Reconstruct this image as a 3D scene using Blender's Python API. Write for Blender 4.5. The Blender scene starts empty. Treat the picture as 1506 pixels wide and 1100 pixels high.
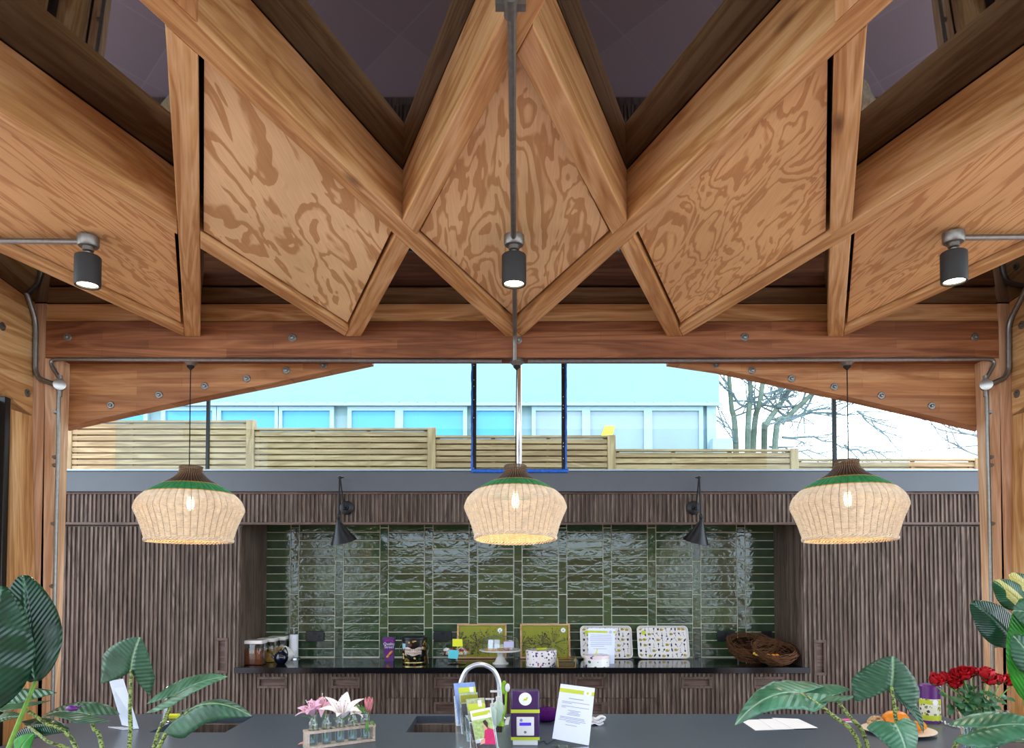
import bpy, math, random
from mathutils import Vector, Matrix, noise as mnoise
rnd = random.Random(7)
C = bpy.context.scene.collection
PI = math.pi
# ------------------------------------------------------------------ camera model
F = 1090.0; PITCH = math.radians(2.0); PX, PY = 753.0, 802.0; EYE = 1.64
cp, sp = math.cos(PITCH), math.sin(PITCH)
def ray(px, py):
    a = (px-PX)/F; b = (PY-py)/F
    return Vector((a, cp-b*sp, sp+b*cp))
def at(px, py, Y):
    d = ray(px, py); t = Y/d.y
    return Vector((d.x*t, Y, EYE+d.z*t))
def atz(px, py, z):
    d = ray(px, py); t = (z-EYE)/d.z
    return Vector((d.x*t, d.y*t, z))
def X(px, Y, py=800): return at(px, py, Y).x
def Z(py, Y): return at(PX, py, Y).z
cam_d = bpy.data.cameras.new('camera'); cam = bpy.data.objects.new('camera', cam_d); C.objects.link(cam)
cam.location = (0, 0, EYE); cam.rotation_euler = (PI/2+PITCH, 0, 0)
cam_d.sensor_width = 36; cam_d.lens = F/1506*36; cam_d.shift_y = (PY-550)/1506; cam_d.clip_end = 300
bpy.context.scene.camera = cam
# ------------------------------------------------------------------ mesh builder
class MB:
    def __init__(s): s.v = []; s.f = []; s.m = []; s.uv = None; s.cur = 0
    def add(s, vs, fs):
        o = len(s.v); s.v += [Vector(p) for p in vs]
        for f in fs: s.f.append(tuple(i+o for i in f)); s.m.append(s.cur)
        return s
    def box(s, x0, x1, y0, y1, z0, z1):
        return s.add([(x, y, z) for z in (z0, z1) for y in (y0, y1) for x in (x0, x1)],
                     [(0, 2, 3, 1), (4, 5, 7, 6), (0, 1, 5, 4), (2, 6, 7, 3), (0, 4, 6, 2), (1, 3, 7, 5)])
    def obox(s, c, ax, ay, az):
        c, ax, ay, az = map(Vector, (c, ax, ay, az))
        return s.add([c+i*ax+j*ay+k*az for k in (-1, 1) for j in (-1, 1) for i in (-1, 1)],
                     [(0, 2, 3, 1), (4, 5, 7, 6), (0, 1, 5, 4), (2, 6, 7, 3), (0, 4, 6, 2), (1, 3, 7, 5)])
    def loft(s, rings, closed=True, caps=True):
        n = len(rings[0]); vs = [p for r in rings for p in r]; fs = []
        for i in range(len(rings)-1):
            for j in range(n if closed else n-1):
                k = (j+1) % n
                fs.append((i*n+j, i*n+k, (i+1)*n+k, (i+1)*n+j))
        if caps and closed:
            fs.append(tuple(range(n-1, -1, -1))); fs.append(tuple((len(rings)-1)*n+j for j in range(n)))
        return s.add(vs, fs)
    def prism(s, poly, z0, z1):
        return s.loft([[(p[0], p[1], z0) for p in poly], [(p[0], p[1], z1) for p in poly]])
    def lathe(s, prof, c=(0, 0, 0), n=24, axis=None, caps=True):
        c = Vector(c)
        if axis is None: ux, uy, uz = Vector((1, 0, 0)), Vector((0, 1, 0)), Vector((0, 0, 1))
        else: ux, uy, uz = frame(Vector(axis))
        return s.loft([[c+ux*(r*math.cos(2*PI*j/n))+uy*(r*math.sin(2*PI*j/n))+uz*z for j in range(n)] for r, z in prof], caps=caps)
    def tube(s, path, r, n=8, closed=False, caps=True):
        path = [Vector(p) for p in path]; m = len(path); rings = []
        rr = r if hasattr(r, '__len__') else [r]*m
        up = None
        for i in range(m):
            a = path[(i-1) % m] if (closed or i > 0) else path[i]; b = path[(i+1) % m] if (closed or i < m-1) else path[i]
            t = (b-a).normalized()
            if up is None:
                up = t.orthogonal().normalized()
            up = (up-t*up.dot(t))
            up = up.normalized() if up.length > 1e-6 else t.orthogonal().normalized()
            w = t.cross(up)
            rings.append([path[i]+(up*math.cos(2*PI*j/n)+w*math.sin(2*PI*j/n))*rr[i] for j in range(n)])
        if closed:
            rings.append(rings[0]); return s.loft(rings, caps=False)
        return s.loft(rings, caps=caps)
    def ell(s, c, rx, ry, rz, n=14, m=9):
        c = Vector(c); rings = []
        for i in range(m+1):
            t = PI*(i/m)*0.998+0.003
            rings.append([c+Vector((rx*math.sin(t)*math.cos(2*PI*j/n), ry*math.sin(t)*math.sin(2*PI*j/n), -rz*math.cos(t))) for j in range(n)])
        return s.loft(rings)
    def sheet(s, fn, nu, nv):
        return s.add([fn(i/nu, j/nv) for i in range(nu+1) for j in range(nv+1)],
                     [(i*(nv+1)+j, (i+1)*(nv+1)+j, (i+1)*(nv+1)+j+1, i*(nv+1)+j+1) for i in range(nu) for j in range(nv)])
    def disc(s, c, nrm, r, th=.001, n=20):
        return s.lathe([(r, 0), (r, th)], c, n, nrm)
def frame(d):
    d = d.normalized(); u = Vector((0, 0, 1)).cross(d)
    u = u.normalized() if u.length > 1e-4 else Vector((1, 0, 0))
    return u, d.cross(u), d
def smooth_path(pts, n=6, closed=False):
    pts = [Vector(p) for p in pts]; out = []; m = len(pts)
    for i in range(m if closed else m-1):
        if closed: p0, p1, p2, p3 = (pts[(i+k) % m] for k in (-1, 0, 1, 2))
        else: p0, p1, p2, p3 = pts[max(i-1, 0)], pts[i], pts[i+1], pts[min(i+2, m-1)]
        for k in range(n):
            t = k/n
            out.append(.5*((2*p1)+(p2-p0)*t+(2*p0-5*p1+4*p2-p3)*t*t+(3*p1-p0-3*p2+p3)*t**3))
    if not closed: out.append(pts[-1])
    return out
def bend_path(pts, r=.06, n=6):
    pts = [Vector(p) for p in pts]; out = [pts[0]]
    for a, b, c in zip(pts, pts[1:], pts[2:]):
        d1 = (a-b); d2 = (c-b); k = min(r, d1.length*.45, d2.length*.45)
        p, q = b+d1.normalized()*k, b+d2.normalized()*k
        for i in range(n+1):
            t = i/n; out.append(p*(1-t)**2+b*2*t*(1-t)+q*t*t)
    out.append(pts[-1]); return out
W = {}
def link(o, parent, Mx, name):
    C.objects.link(o)
    if parent is not None: o.parent = parent; W[o.name] = W[parent.name]
    else: o.matrix_world = Mx; W[o.name] = Mx
def obj(name, mb, mat, parent=None, smooth=True, bevel=0, org=None, M=None, label=None, solid=0, sub=0, ang=35):
    if parent is not None: Mx = W[parent.name]
    elif M is not None: Mx = M
    else:
        if org is None:
            xs, ys, zs = zip(*[tuple(v) for v in mb.v]); org = ((min(xs)+max(xs))/2, (min(ys)+max(ys))/2, min(zs))
        Mx = Matrix.Translation(org)
    inv = Mx.inverted()
    me = bpy.data.meshes.new(name)
    me.from_pydata([inv @ v for v in mb.v], [], mb.f)
    mats = mat if isinstance(mat, (list, tuple)) else [mat]
    for m in mats: me.materials.append(m)
    if len(mats) > 1:
        me.polygons.foreach_set('material_index', mb.m)
    if mb.uv:
        l = me.uv_layers.new(name='uv')
        for lp in me.loops: l.data[lp.index].uv = mb.uv[lp.vertex_index]
    me.validate()
    if smooth:
        me.polygons.foreach_set('use_smooth', [True]*len(me.polygons)); me.set_sharp_from_angle(angle=math.radians(ang))
    o = bpy.data.objects.new(name, me)
    link(o, parent, Mx, name)
    if bevel:
        b = o.modifiers.new('edge', 'BEVEL'); b.width = bevel; b.segments = 2; b.limit_method = 'ANGLE'; b.angle_limit = math.radians(50)
    if solid:
        b = o.modifiers.new('thick', 'SOLIDIFY'); b.thickness = solid; b.offset = 0
    if sub:
        b = o.modifiers.new('sub', 'SUBSURF'); b.levels = sub; b.render_levels = sub
    if label: o['label'] = label
    return o
def tag(o, label, cat, group=None, kind=None):
    o['label'] = label; o['category'] = cat
    if group: o['group'] = group
    if kind: o['kind'] = kind
    return o
def thing(name, label, cat, loc=(0, 0, 0), group=None, rz=0):
    o = bpy.data.objects.new(name, None); C.objects.link(o); o.empty_display_size = .05
    Mx = Matrix.Translation(loc) @ Matrix.Rotation(rz, 4, 'Z'); o.matrix_world = Mx; W[o.name] = Mx
    return tag(o, label, cat, group)
def struct(o): o['kind'] = 'structure'; return o
def kids(o): return [c for c in bpy.data.objects if c.parent == o]
def dup(o, label=None, Mx=None, parent=None, scale=None):
    c = o.copy(); C.objects.link(c)
    if parent is not None: c.parent = parent; W[c.name] = W[parent.name]
    else: c.matrix_world = Mx; W[c.name] = Mx
    if label: c['label'] = label
    for k in kids(o): dup(k, None, None, c)
    return c
def textmb(body, size, origin, right, up, depth=.0006, align='CENTER'):
    cu = bpy.data.curves.new('lettering', 'FONT'); cu.body = body; cu.size = size; cu.extrude = depth/2; cu.align_x = align; cu.align_y = 'CENTER'; cu.resolution_u = 3
    t = bpy.data.objects.new('lettering', cu); C.objects.link(t)
    bpy.context.view_layer.update()
    me = bpy.data.meshes.new_from_object(t.evaluated_get(bpy.context.evaluated_depsgraph_get()))
    mb = MB(); r = Vector(right).normalized(); u = Vector(up).normalized(); n = r.cross(u); o = Vector(origin)
    mb.add([o+r*v.co.x+u*v.co.y+n*v.co.z for v in me.vertices], [tuple(p.vertices) for p in me.polygons])
    bpy.data.objects.remove(t); bpy.data.curves.remove(cu); bpy.data.meshes.remove(me)
    return mb
# ------------------------------------------------------------------ materials
def srgb(h):
    if isinstance(h, str): h = tuple(int(h[i:i+2], 16)/255 for i in (0, 2, 4))
    return tuple((c/12.92 if c <= .04045 else ((c+.055)/1.055)**2.4) for c in h)+(1,)
class NT:
    def __init__(s, name):
        s.m = bpy.data.materials.new(name); s.m.use_nodes = True; s.t = s.m.node_tree; s.t.nodes.clear()
        s.out = s.t.nodes.new('ShaderNodeOutputMaterial')
    def n(s, typ, ins=None, **kw):
        nd = s.t.nodes.new(typ)
        for k, v in kw.items(): setattr(nd, k, v)
        for k, v in (ins or {}).items():
            if hasattr(v, 'is_output') or v.__class__.__name__.startswith('NodeSocket'): s.t.links.new(v, nd.inputs[k])
            else: nd.inputs[k].default_value = v
        return nd
    def ramp(s, fac, stops, interp='LINEAR'):
        nd = s.n('ShaderNodeValToRGB', {'Fac': fac}); cr = nd.color_ramp; cr.interpolation = interp
        while len(cr.elements) < len(stops): cr.elements.new(.5)
        for e, (p, c) in zip(cr.elements, stops): e.position = p; e.color = c
        return nd.outputs['Color']
    def mix(s, a, b, fac, mode='MIX'):
        nd = s.n('ShaderNodeMix', None, data_type='RGBA', blend_type=mode)
        for i, v in ((0, fac), (6, a), (7, b)):
            if v.__class__.__name__.startswith('NodeSocket'): s.t.links.new(v, nd.inputs[i])
            else: nd.inputs[i].default_value = v
        return nd.outputs[2]
    def math(s, op, a, b=0.0, c=None):
        ins = {0: a, 1: b}
        if c is not None: ins[2] = c
        return s.n('ShaderNodeMath', ins, operation=op).outputs[0]
    def bump(s, h, strength=.3, dist=.01):
        return s.n('ShaderNodeBump', {'Height': h, 'Strength': strength, 'Distance': dist}).outputs[0]
    def finish(s, color, rough=.5, metal=0.0, spec=.5, normal=None, **kw):
        ins = {'Base Color': color, 'Roughness': rough, 'Metallic': metal, 'Specular IOR Level': spec}
        if normal is not None: ins['Normal'] = normal
        ins.update(kw)
        b = s.n('ShaderNodeBsdfPrincipled', ins); s.t.links.new(b.outputs[0], s.out.inputs[0]); return s.m
    def coord(s, which='Object', scale=(1, 1, 1), rot=(0, 0, 0), loc=(0, 0, 0)):
        tc = s.n('ShaderNodeTexCoord')
        return s.n('ShaderNodeMapping', {'Vector': tc.outputs[which], 'Scale': scale, 'Rotation': rot, 'Location': loc}).outputs[0]
def plain(name, col, rough=.5, metal=0.0, spec=.5, var=.08, scale=30, bump=0, **kw):
    t = NT(name); c = srgb(col)
    nz = t.n('ShaderNodeTexNoise', {'Vector': t.coord(), 'Scale': scale, 'Detail': 4.0}).outputs['Fac']
    dark = tuple(x*(1-var) for x in c[:3])+(1,); lite = tuple(min(1, x*(1+var)) for x in c[:3])+(1,)
    col = t.ramp(nz, [(.3, dark), (.7, lite)])
    nr = t.bump(nz, bump, .004) if bump else None
    return t.finish(col, rough, metal, spec, nr, **kw)
def emis(name, col, strength):
    t = NT(name); e = t.n('ShaderNodeEmission', {'Color': srgb(col), 'Strength': strength}); t.t.links.new(e.outputs[0], t.out.inputs[0]); return t.m
def glass(name, tint='f4faf8', rough=0.0, refl=1.0, ior=1.45):
    t = NT(name)
    tr = t.n('ShaderNodeBsdfTransparent', {'Color': srgb(tint)}); gl = t.n('ShaderNodeBsdfGlossy', {'Roughness': rough})
    ge = t.n('ShaderNodeNewGeometry'); dt = t.n('ShaderNodeVectorMath', {0: ge.outputs['Normal'], 1: ge.outputs['Incoming']}, operation='DOT_PRODUCT').outputs['Value']
    r0 = ((ior-1)/(ior+1))**2
    fr = t.math('MULTIPLY_ADD', t.math('POWER', t.math('SUBTRACT', 1.0, t.math('ABSOLUTE', dt)), 5.0), 1-r0, r0); fac = t.math('MULTIPLY', fr, refl)
    mx = t.n('ShaderNodeMixShader', {0: fac, 1: tr.outputs[0], 2: gl.outputs[0]}); t.t.links.new(mx.outputs[0], t.out.inputs[0]); return t.m
def wood(name, axis, c0, c1, c2, scale=1.0, rough=.5, knots=True, lam=None, spec=.3):
    t = NT(name); s = [13*scale]*3; s[axis] = 1.1*scale
    v = t.coord(scale=tuple(s))
    oi = t.n('ShaderNodeObjectInfo').outputs['Random']
    off = t.math('MULTIPLY', oi, 37.0)
    v = t.n('ShaderNodeVectorMath', {0: v, 1: off}, operation='ADD').outputs[0]
    n1 = t.n('ShaderNodeTexNoise', {'Vector': v, 'Scale': 1.0, 'Detail': 3.0, 'Distortion': 1.2}).outputs['Fac']
    band = t.math('FRACT', t.math('MULTIPLY', n1, 5.0)); band = t.math('PINGPONG', t.math('MULTIPLY', n1, 7.0), 1.0)
    s2 = [160*scale]*3; s2[axis] = 5*scale
    n2 = t.n('ShaderNodeTexNoise', {'Vector': t.coord(scale=tuple(s2)), 'Scale': 1.0, 'Detail': 2.0}).outputs['Fac']
    col = t.ramp(band, [(0, srgb(c0)), (.55, srgb(c1)), (1, srgb(c2))])
    col = t.mix(col, t.ramp(n2, [(.3, (.62, .56, .5, 1)), (.62, (1, 1, 1, 1))]), .45, 'MULTIPLY')
    v3 = t.coord(scale=tuple(.28*q for q in s))
    n3 = t.n('ShaderNodeTexNoise', {'Vector': t.n('ShaderNodeVectorMath', {0: v3, 1: off}, operation='ADD').outputs[0], 'Scale': 1.0, 'Detail': 2.0}).outputs['Fac']
    col = t.mix(col, t.ramp(n3, [(.32, (.72, .6, .52, 1)), (.6, (1.06, 1.04, 1, 1))]), .7, 'MULTIPLY')
    if knots:
        sk = [9*scale]*3; sk[axis] = 3*scale
        vo = t.n('ShaderNodeTexVoronoi', {'Vector': t.n('ShaderNodeVectorMath', {0: t.coord(scale=tuple(sk)), 1: off}, operation='ADD').outputs[0], 'Scale': .55}).outputs['Distance']
        col = t.mix(srgb('5a2f18'), col, t.ramp(vo, [(.03, (.25, .25, .25, 1)), (.11, (1, 1, 1, 1))]))
    if lam:
        sx = t.n('ShaderNodeSeparateXYZ', {0: t.coord()})
        oth = {0: (0, 2), 1: (1, 2), 2: (2, 0)}[axis]
        cv = t.n('ShaderNodeCombineXYZ', {0: sx.outputs[oth[0]], 1: sx.outputs[oth[1]]}).outputs[0]
        br = t.n('ShaderNodeTexBrick', {'Vector': cv, 'Color1': (.66, .55, .5, 1), 'Color2': (1.1, 1.06, 1.0, 1), 'Mortar': (.55, .45, .4, 1), 'Scale': 1.0, 'Mortar Size': .0008, 'Brick Width': .62, 'Row Height': lam, 'Bias': 0.1}, offset=.37, offset_frequency=2)
        col = t.mix(col, br.outputs['Color'], .8, 'MULTIPLY')
    return t.finish(col, rough, 0, spec, t.bump(n2, .12, .003))
def plywood(name, light, dark, seed, freq=7.0, contrast=1.0, su=1.3, sv=6.0):
    t = NT(name)
    v = t.coord(scale=(su, sv, 1), loc=(seed, seed*.7, 0))
    n1 = t.n('ShaderNodeTexNoise', {'Vector': v, 'Scale': 1.0, 'Detail': 3.2, 'Roughness': .5, 'Distortion': .6}).outputs['Fac']
    fr = t.math('FRACT', t.math('MULTIPLY', n1, freq))
    mid = tuple((a+b)/2 for a, b in zip(srgb(light), srgb(dark)))
    col = t.ramp(fr, [(0, srgb(dark)), (.03, srgb(light)), (.56, srgb(light)), (.66, mid), (.72, srgb(dark)), (1, srgb(dark))])
    s2 = t.n('ShaderNodeTexNoise', {'Vector': t.coord(scale=(6, 220, 1)), 'Scale': 1.0, 'Detail': 2.0}).outputs['Fac']
    col = t.mix(col, t.ramp(s2, [(.3, (.86, .84, .82, 1)), (.7, (1.03, 1.03, 1.03, 1))]), .8, 'MULTIPLY')
    n4 = t.n('ShaderNodeTexNoise', {'Vector': t.coord(scale=(2.2, 2.2, 1)), 'Scale': 1.0}).outputs['Fac']
    col = t.mix(col, t.ramp(n4, [(.35, (.88, .86, .84, 1)), (.65, (1.04, 1.04, 1.04, 1))]), 1.0, 'MULTIPLY')
    return t.finish(col, .55, 0, .25)
def tilemat():
    t = NT('green_glazed_tile')
    vo = t.n('ShaderNodeNewGeometry').outputs['Random Per Island']
    n1 = t.n('ShaderNodeTexNoise', {'Vector': t.coord(), 'Scale': 9.0, 'Detail': 2.0}).outputs['Fac']
    n2 = t.n('ShaderNodeTexNoise', {'Vector': t.coord(scale=(12, 12, 22)), 'Scale': 1.0, 'Detail': 2.5, 'Distortion': .8}).outputs['Fac']
    c = t.ramp(vo, [(0, srgb('2e3f2b')), (.5, srgb('374a33')), (1, srgb('435636'))])
    c = t.mix(c, t.ramp(n1, [(.35, (.8, .8, .8, 1)), (.65, (1.12, 1.12, 1.12, 1))]), .8, 'MULTIPLY')
    return t.finish(c, .07, 0, .6, t.bump(n2, .4, .007))
def leafmat(name, dark, light, vein='9fbf7a', stripes=26.0, rough=.33, contrast=.5, patch=None, trans=.12):
    t = NT(name); uv = t.n('ShaderNodeTexCoord').outputs['UV']; s = t.n('ShaderNodeSeparateXYZ', {0: uv})
    ax = t.math('ABSOLUTE', s.outputs[1])
    ph = t.math('SUBTRACT', t.math('MULTIPLY', s.outputs[0], stripes), t.math('MULTIPLY', ax, stripes*.32))
    w = t.math('PINGPONG', ph, 1.0)
    nz = t.n('ShaderNodeTexNoise', {'Vector': t.coord(), 'Scale': 14.0, 'Detail': 3.0}).outputs['Fac']
    col = t.ramp(nz, [(.3, srgb(dark)), (.7, srgb(light))])
    vr = t.ramp(w, [(0, (1, 1, 1, 1)), (.1, (0, 0, 0, 1))])
    col = t.mix(col, srgb(vein), t.math('MULTIPLY', vr, contrast*.5))
    mid = t.ramp(ax, [(.018, (1, 1, 1, 1)), (.05, (0, 0, 0, 1))])
    col = t.mix(col, srgb(vein), t.math('MULTIPLY', mid, .85))
    if patch:
        pn = t.n('ShaderNodeTexNoise', {'Vector': t.coord(), 'Scale': 7.0, 'Detail': 1.5}).outputs['Fac']
        sel = t.math('MULTIPLY', t.math('GREATER_THAN', pn, .58), t.math('LESS_THAN', ax, .38))
        col = t.mix(col, srgb(patch), t.math('MULTIPLY', sel, .9))
    b = t.n('ShaderNodeBsdfPrincipled', {'Base Color': col, 'Roughness': rough, 'Specular IOR Level': .5, 'Normal': t.bump(w, .35, .006)})
    tr = t.n('ShaderNodeBsdfTranslucent', {'Color': col})
    mx = t.n('ShaderNodeMixShader', {0: trans, 1: b.outputs[0], 2: tr.outputs[0]}); t.t.links.new(mx.outputs[0], t.out.inputs[0]); return t.m
def spotted(name, base, cols, scale=40, size=.3, rough=.4, stretch=(1, 1, 1)):
    t = NT(name); v = t.n('ShaderNodeTexVoronoi', {'Vector': t.coord(scale=stretch), 'Scale': float(scale)})
    wob = t.n('ShaderNodeTexNoise', {'Vector': t.coord(), 'Scale': scale*2.2}).outputs['Fac']
    d = t.math('ADD', v.outputs['Distance'], t.math('MULTIPLY', t.math('SUBTRACT', wob, .5), .35))
    sep = t.n('ShaderNodeSeparateColor', {0: v.outputs['Color']}).outputs[0]
    k = len(cols); pc = t.ramp(sep, [(i/k, srgb(c)) for i, c in enumerate(cols)], 'CONSTANT')
    col = t.mix(srgb(base), pc, t.math('LESS_THAN', d, size))
    return t.finish(col, rough)
TIM = dict(c0='b58250', c1='d3a56e', c2='e1b887')
M = {}
for ax, nm in ((0, 'x'), (1, 'y'), (2, 'z')):
    M['fir_'+nm] = wood('douglas_fir_'+nm, ax, **TIM)
M['glulam_x'] = wood('glulam_fir', 0, 'a9744a', 'bf8b5c', 'ca9b6e', lam=.042, knots=False)
M['glulam_dark'] = wood('glulam_fir_red', 0, '7f4f32', '96623f', 'a87350', lam=.045, knots=False)
M['post_z'] = wood('post_fir', 2, 'c89c78', 'dab290', 'e6c5a6', knots=False, rough=.42)
M['walnut_z'] = wood('dark_slatted_wood', 2, '4b3d35', '62534a', '78695f', scale=1.6, knots=False, rough=.5)
M['walnut_x'] = wood('dark_wood_rail', 0, '4a3a33', '5e4c44', '6b5850', scale=1.6, knots=False, rough=.5)
M['walnut_lite'] = wood('brown_wood_handle', 2, '4d3c33', '5c4a40', '66544a', scale=1.6, knots=False, rough=.5)
M['ply_c'] = plywood('plywood_centre', 'efc892', 'cf9f6a', 3.1, 9.0, su=1.6, sv=7.0)
M['ply_l'] = plywood('plywood_pale', 'f4d09a', 'cf9f69', 41.7, 6.0, su=2.0, sv=6.5)
M['ply_r'] = plywood('plywood_warm', 'e6b87f', 'c9945f', 17.9, 9.0, su=2.6, sv=9.0)
M['ply_e'] = plywood('plywood_streaked', 'e2b27a', 'c6905c', 23.2, 9.0, su=1.2, sv=10.0)
M['black_glass'] = plain('dark_roof_glass', '0c0a0b', .02, 0, 1.0, .1, 3, IOR=1.8)
M['steel_grey'] = plain('painted_grey_steel', '4c4e53', .4, .2, .5, .05, 6)
M['galv'] = plain('galvanised_steel', '86847f', .38, .85, .5, .12, 60)
M['chrome'] = plain('brushed_chrome', 'd5d7da', .18, 1.0, .5, .02, 20)
M['black_metal'] = plain('black_metal', '17181b', .35, .4, .5, .1, 20)
M['black_soft'] = plain('matt_black', '1b1a1a', .7, 0, .3, .08, 20)
M['graphite'] = plain('dark_grey_powder_coat', '2a2a2a', .55, .1, .4, .06, 40)
M['stone'] = plain('dark_grey_stone', '414a58', .3, 0, .5, .12, 120)
M['stone_black'] = plain('black_stone', '0c0e12', .12, 0, .35, .15, 90)
M['steel'] = plain('brushed_steel', 'a9a6a2', .3, .9, .5, .05, 30)
M['white'] = plain('white_plastic', 'e9e9ea', .35, 0, .5, .02, 8)
M['white_gloss'] = plain('white_glazed_china', 'eeeae4', .12, 0, .5, .02, 8)
M['paper'] = plain('white_paper', 'f2f3f8', .6, 0, .3, .02, 10)
M['ink'] = plain('grey_print', '8b90a8', .6, 0, .2, .1, 40)
M['glass'] = glass('clear_glass', 'fafdfc', 0, 2.0)
M['acrylic'] = glass('clear_acrylic', 'eef4f7', .05, 2.5)
M['pane'] = glass('window_glass', 'eef6f6', 0, .35)
M['tile'] = tilemat()
M['grout'] = plain('pale_grout', 'cfcdb8', .8, 0, .2, .08, 40)
M['pale_rattan'] = plain('pale_rattan', 'ecdcc2', .6, 0, .3, .14, 45)
M['brown_rattan'] = plain('dark_brown_rattan', '38231b', .5, 0, .4, .25, 60)
M['green_rattan'] = plain('green_dyed_rattan', '2c8a50', .55, 0, .3, .2, 60)
M['rib_rattan'] = plain('tan_rattan', 'b08d62', .6, 0, .3, .2, 60)
M['yellow_rattan'] = plain('orange_rattan', 'd69a4a', .55, 0, .3, .2, 60)
M['purple'] = plain('purple_plastic', '5a1f70', .3, 0, .5, .06, 10)
M['deep_purple'] = plain('deep_purple_print', '3d2358', .25, 0, .5, .1, 10)
M['purple_cloth'] = plain('purple_wool', '4c1560', .9, 0, .1, .25, 160, .5)
M['lime'] = plain('lime_yellow_print', 'c5cf35', .5, 0, .4, .05, 10)
M['lime_green'] = plain('lime_green_plastic', '9ed32a', .35, 0, .5, .05, 10)
M['olive'] = plain('olive_print', '8f8f2c', .6, 0, .3, .06, 20)
M['violet_ink'] = plain('dark_violet_print', '3a3038', .6, 0, .2, .1, 40)
M['gold_ink'] = plain('mustard_print', 'a08a35', .6, 0, .2, .1, 40)
M['pine_frame'] = wood('pale_frame_wood', 0, 'c79a6c', 'd6ac80', 'dcb68c', scale=2, knots=False)
M['rack_wood'] = wood('bleached_wood', 0, 'c4b5a8', 'd3c6ba', 'ddd2c8', scale=2.5, knots=False)
M['yellow_note'] = plain('yellow_note_paper', 'dde03c', .7, 0, .2, .03, 10)
M['cyan_note'] = plain('cyan_note_paper', '5ec4cf', .7, 0, .2, .03, 10)
M['lilac_note'] = plain('lilac_note_paper', 'c3bedd', .7, 0, .2, .03, 10)
M['water'] = glass('water', 'f0f7fb', 0, 1.0, 1.33)
M['stem'] = plain('green_stem', '6e9a3e', .5, 0, .3, .2, 40)
M['zebra_stem'] = None
M['soil'] = plain('dark_soil', '2c2018', .95, 0, .1, .3, 60, .6)
M['terracotta'] = plain('terracotta', 'a0593a', .8, 0, .2, .12, 20)
M['red_petal'] = plain('red_rose_petal', 'b5121f', .55, 0, .3, .3, 60)
M['pink_petal'] = plain('pink_lily_petal', 'ecc0de', .5, 0, .3, .12, 25)
M['coral_petal'] = plain('coral_lily_petal', 'd98a8f', .5, 0, .3, .15, 25)
M['white_petal'] = plain('white_lily_petal', 'f4f3f4', .5, 0, .3, .03, 25)
M['anther'] = plain('orange_anther', 'b5622a', .7, 0, .2, .2, 60)
M['orange'] = plain('orange_pumpkin_skin', 'e88a1a', .4, 0, .4, .12, 25)
M['nest_shade'] = plain('painted_nest_shade', '22160e', .95, 0, .05, .3, 60)  # near-black colour stands in for the shade inside the nests
M['twig'] = plain('brown_twig', '5a3a24', .8, 0, .2, .35, 50)
M['coffee'] = plain('brown_powder', '6b3a20', .9, 0, .1, .25, 120, .4)
M['cookie'] = plain('golden_biscuit', 'c89a52', .85, 0, .1, .3, 90, .5)
M['red_sweet'] = plain('dark_red_sweets', '8e2c26', .6, 0, .3, .3, 60)
M['navy'] = plain('navy_glaze', '0a0d1e', .1, 0, .6, .1, 10)
M['blue_tape'] = plain('blue_tape', '1559b8', .35, 0, .5, .3, 50, .4)
M['fence'] = wood('pale_treated_timber', 0, '90795a', 'a38a69', 'b19978', knots=False, rough=.7)
M['facade'] = plain('pale_cladding', '8fa6ab', .7, 0, .3, .03, 1.5)
M['upvc'] = plain('white_window_frame', '9fb2bb', .4, 0, .4, .02, 5)
M['sky_reflection_pane'] = plain('painted_sky_reflection', '3a93c4', .12, 0, .6, .1, .8)  # reflected sky put into the pane colour as flat blue
M['roof_reflection_pane'] = plain('painted_roof_reflection', '8a97a2', .12, 0, .6, .12, 1.2)  # reflected roof put into the pane colour as flat grey
M['bark'] = plain('grey_green_bark', '6d7468', .9, 0, .1, .2, 8)
M['twig_out'] = plain('pale_twig', '6f7a80', .9, 0, .1, .2, 8)
M['pink'] = plain('pink_label', 'e25aa0', .5, 0, .3, .04, 20)
M['tan'] = plain('tan_dried_flower', 'c2a07a', .9, 0, .1, .25, 60)
M['wood_plate'] = plain('cream_plate', 'e8d3b8', .4, 0, .4, .04, 10)
M['floor'] = None
M['socket'] = plain('black_socket', '14151a', .4, .2, .5, .05, 20)
def floormat():
    t = NT('mauve_floor_tile')
    br = t.n('ShaderNodeTexBrick', {'Vector': t.coord(rot=(0, 0, .785)), 'Color1': srgb('a58a90'), 'Color2': srgb('b0949a'), 'Mortar': srgb('b5a0a2'), 'Scale': 1.0, 'Mortar Size': .004, 'Brick Width': .6, 'Row Height': .6}, offset=0)
    return t.finish(br.outputs['Color'], .35, 0, .4)
M['floor'] = floormat()
def zebramat():
    t = NT('zebra_stem'); v = t.coord(scale=(90, 90, 120))
    n = t.n('ShaderNodeTexNoise', {'Vector': v, 'Scale': 1.3, 'Detail': 1.0, 'Distortion': .6}).outputs['Fac']
    return t.finish(t.ramp(n, [(.44, srgb('2f3a1c')), (.5, srgb('8a9f4a')), (1, srgb('9bb05c'))]), .45)
M['zebra_stem'] = zebramat()
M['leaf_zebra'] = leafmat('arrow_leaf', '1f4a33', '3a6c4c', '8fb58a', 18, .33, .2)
M['leaf_lit'] = leafmat('sunlit_arrow_leaf', '2c6344', '5a9474', '9fc4a4', 16, .3, .18)  # paler copy of the arrow leaf, with sunlight put into its colour
M['leaf_big'] = leafmat('dark_broad_leaf', '0b2f20', '17492f', '47785a', 40, .22, .3)
M['leaf_bright'] = leafmat('bright_broad_leaf', '1f7a1c', '33a02a', '7cc060', 40, .3, .3, trans=.3)
M['leaf_varieg'] = leafmat('variegated_leaf', '123f22', '1f5a33', '7fa35a', 30, .3, .3, patch='cfc36a')
M['leaf_rose'] = plain('rose_leaf', '3c6b45', .4, 0, .4, .25, 60)
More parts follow.
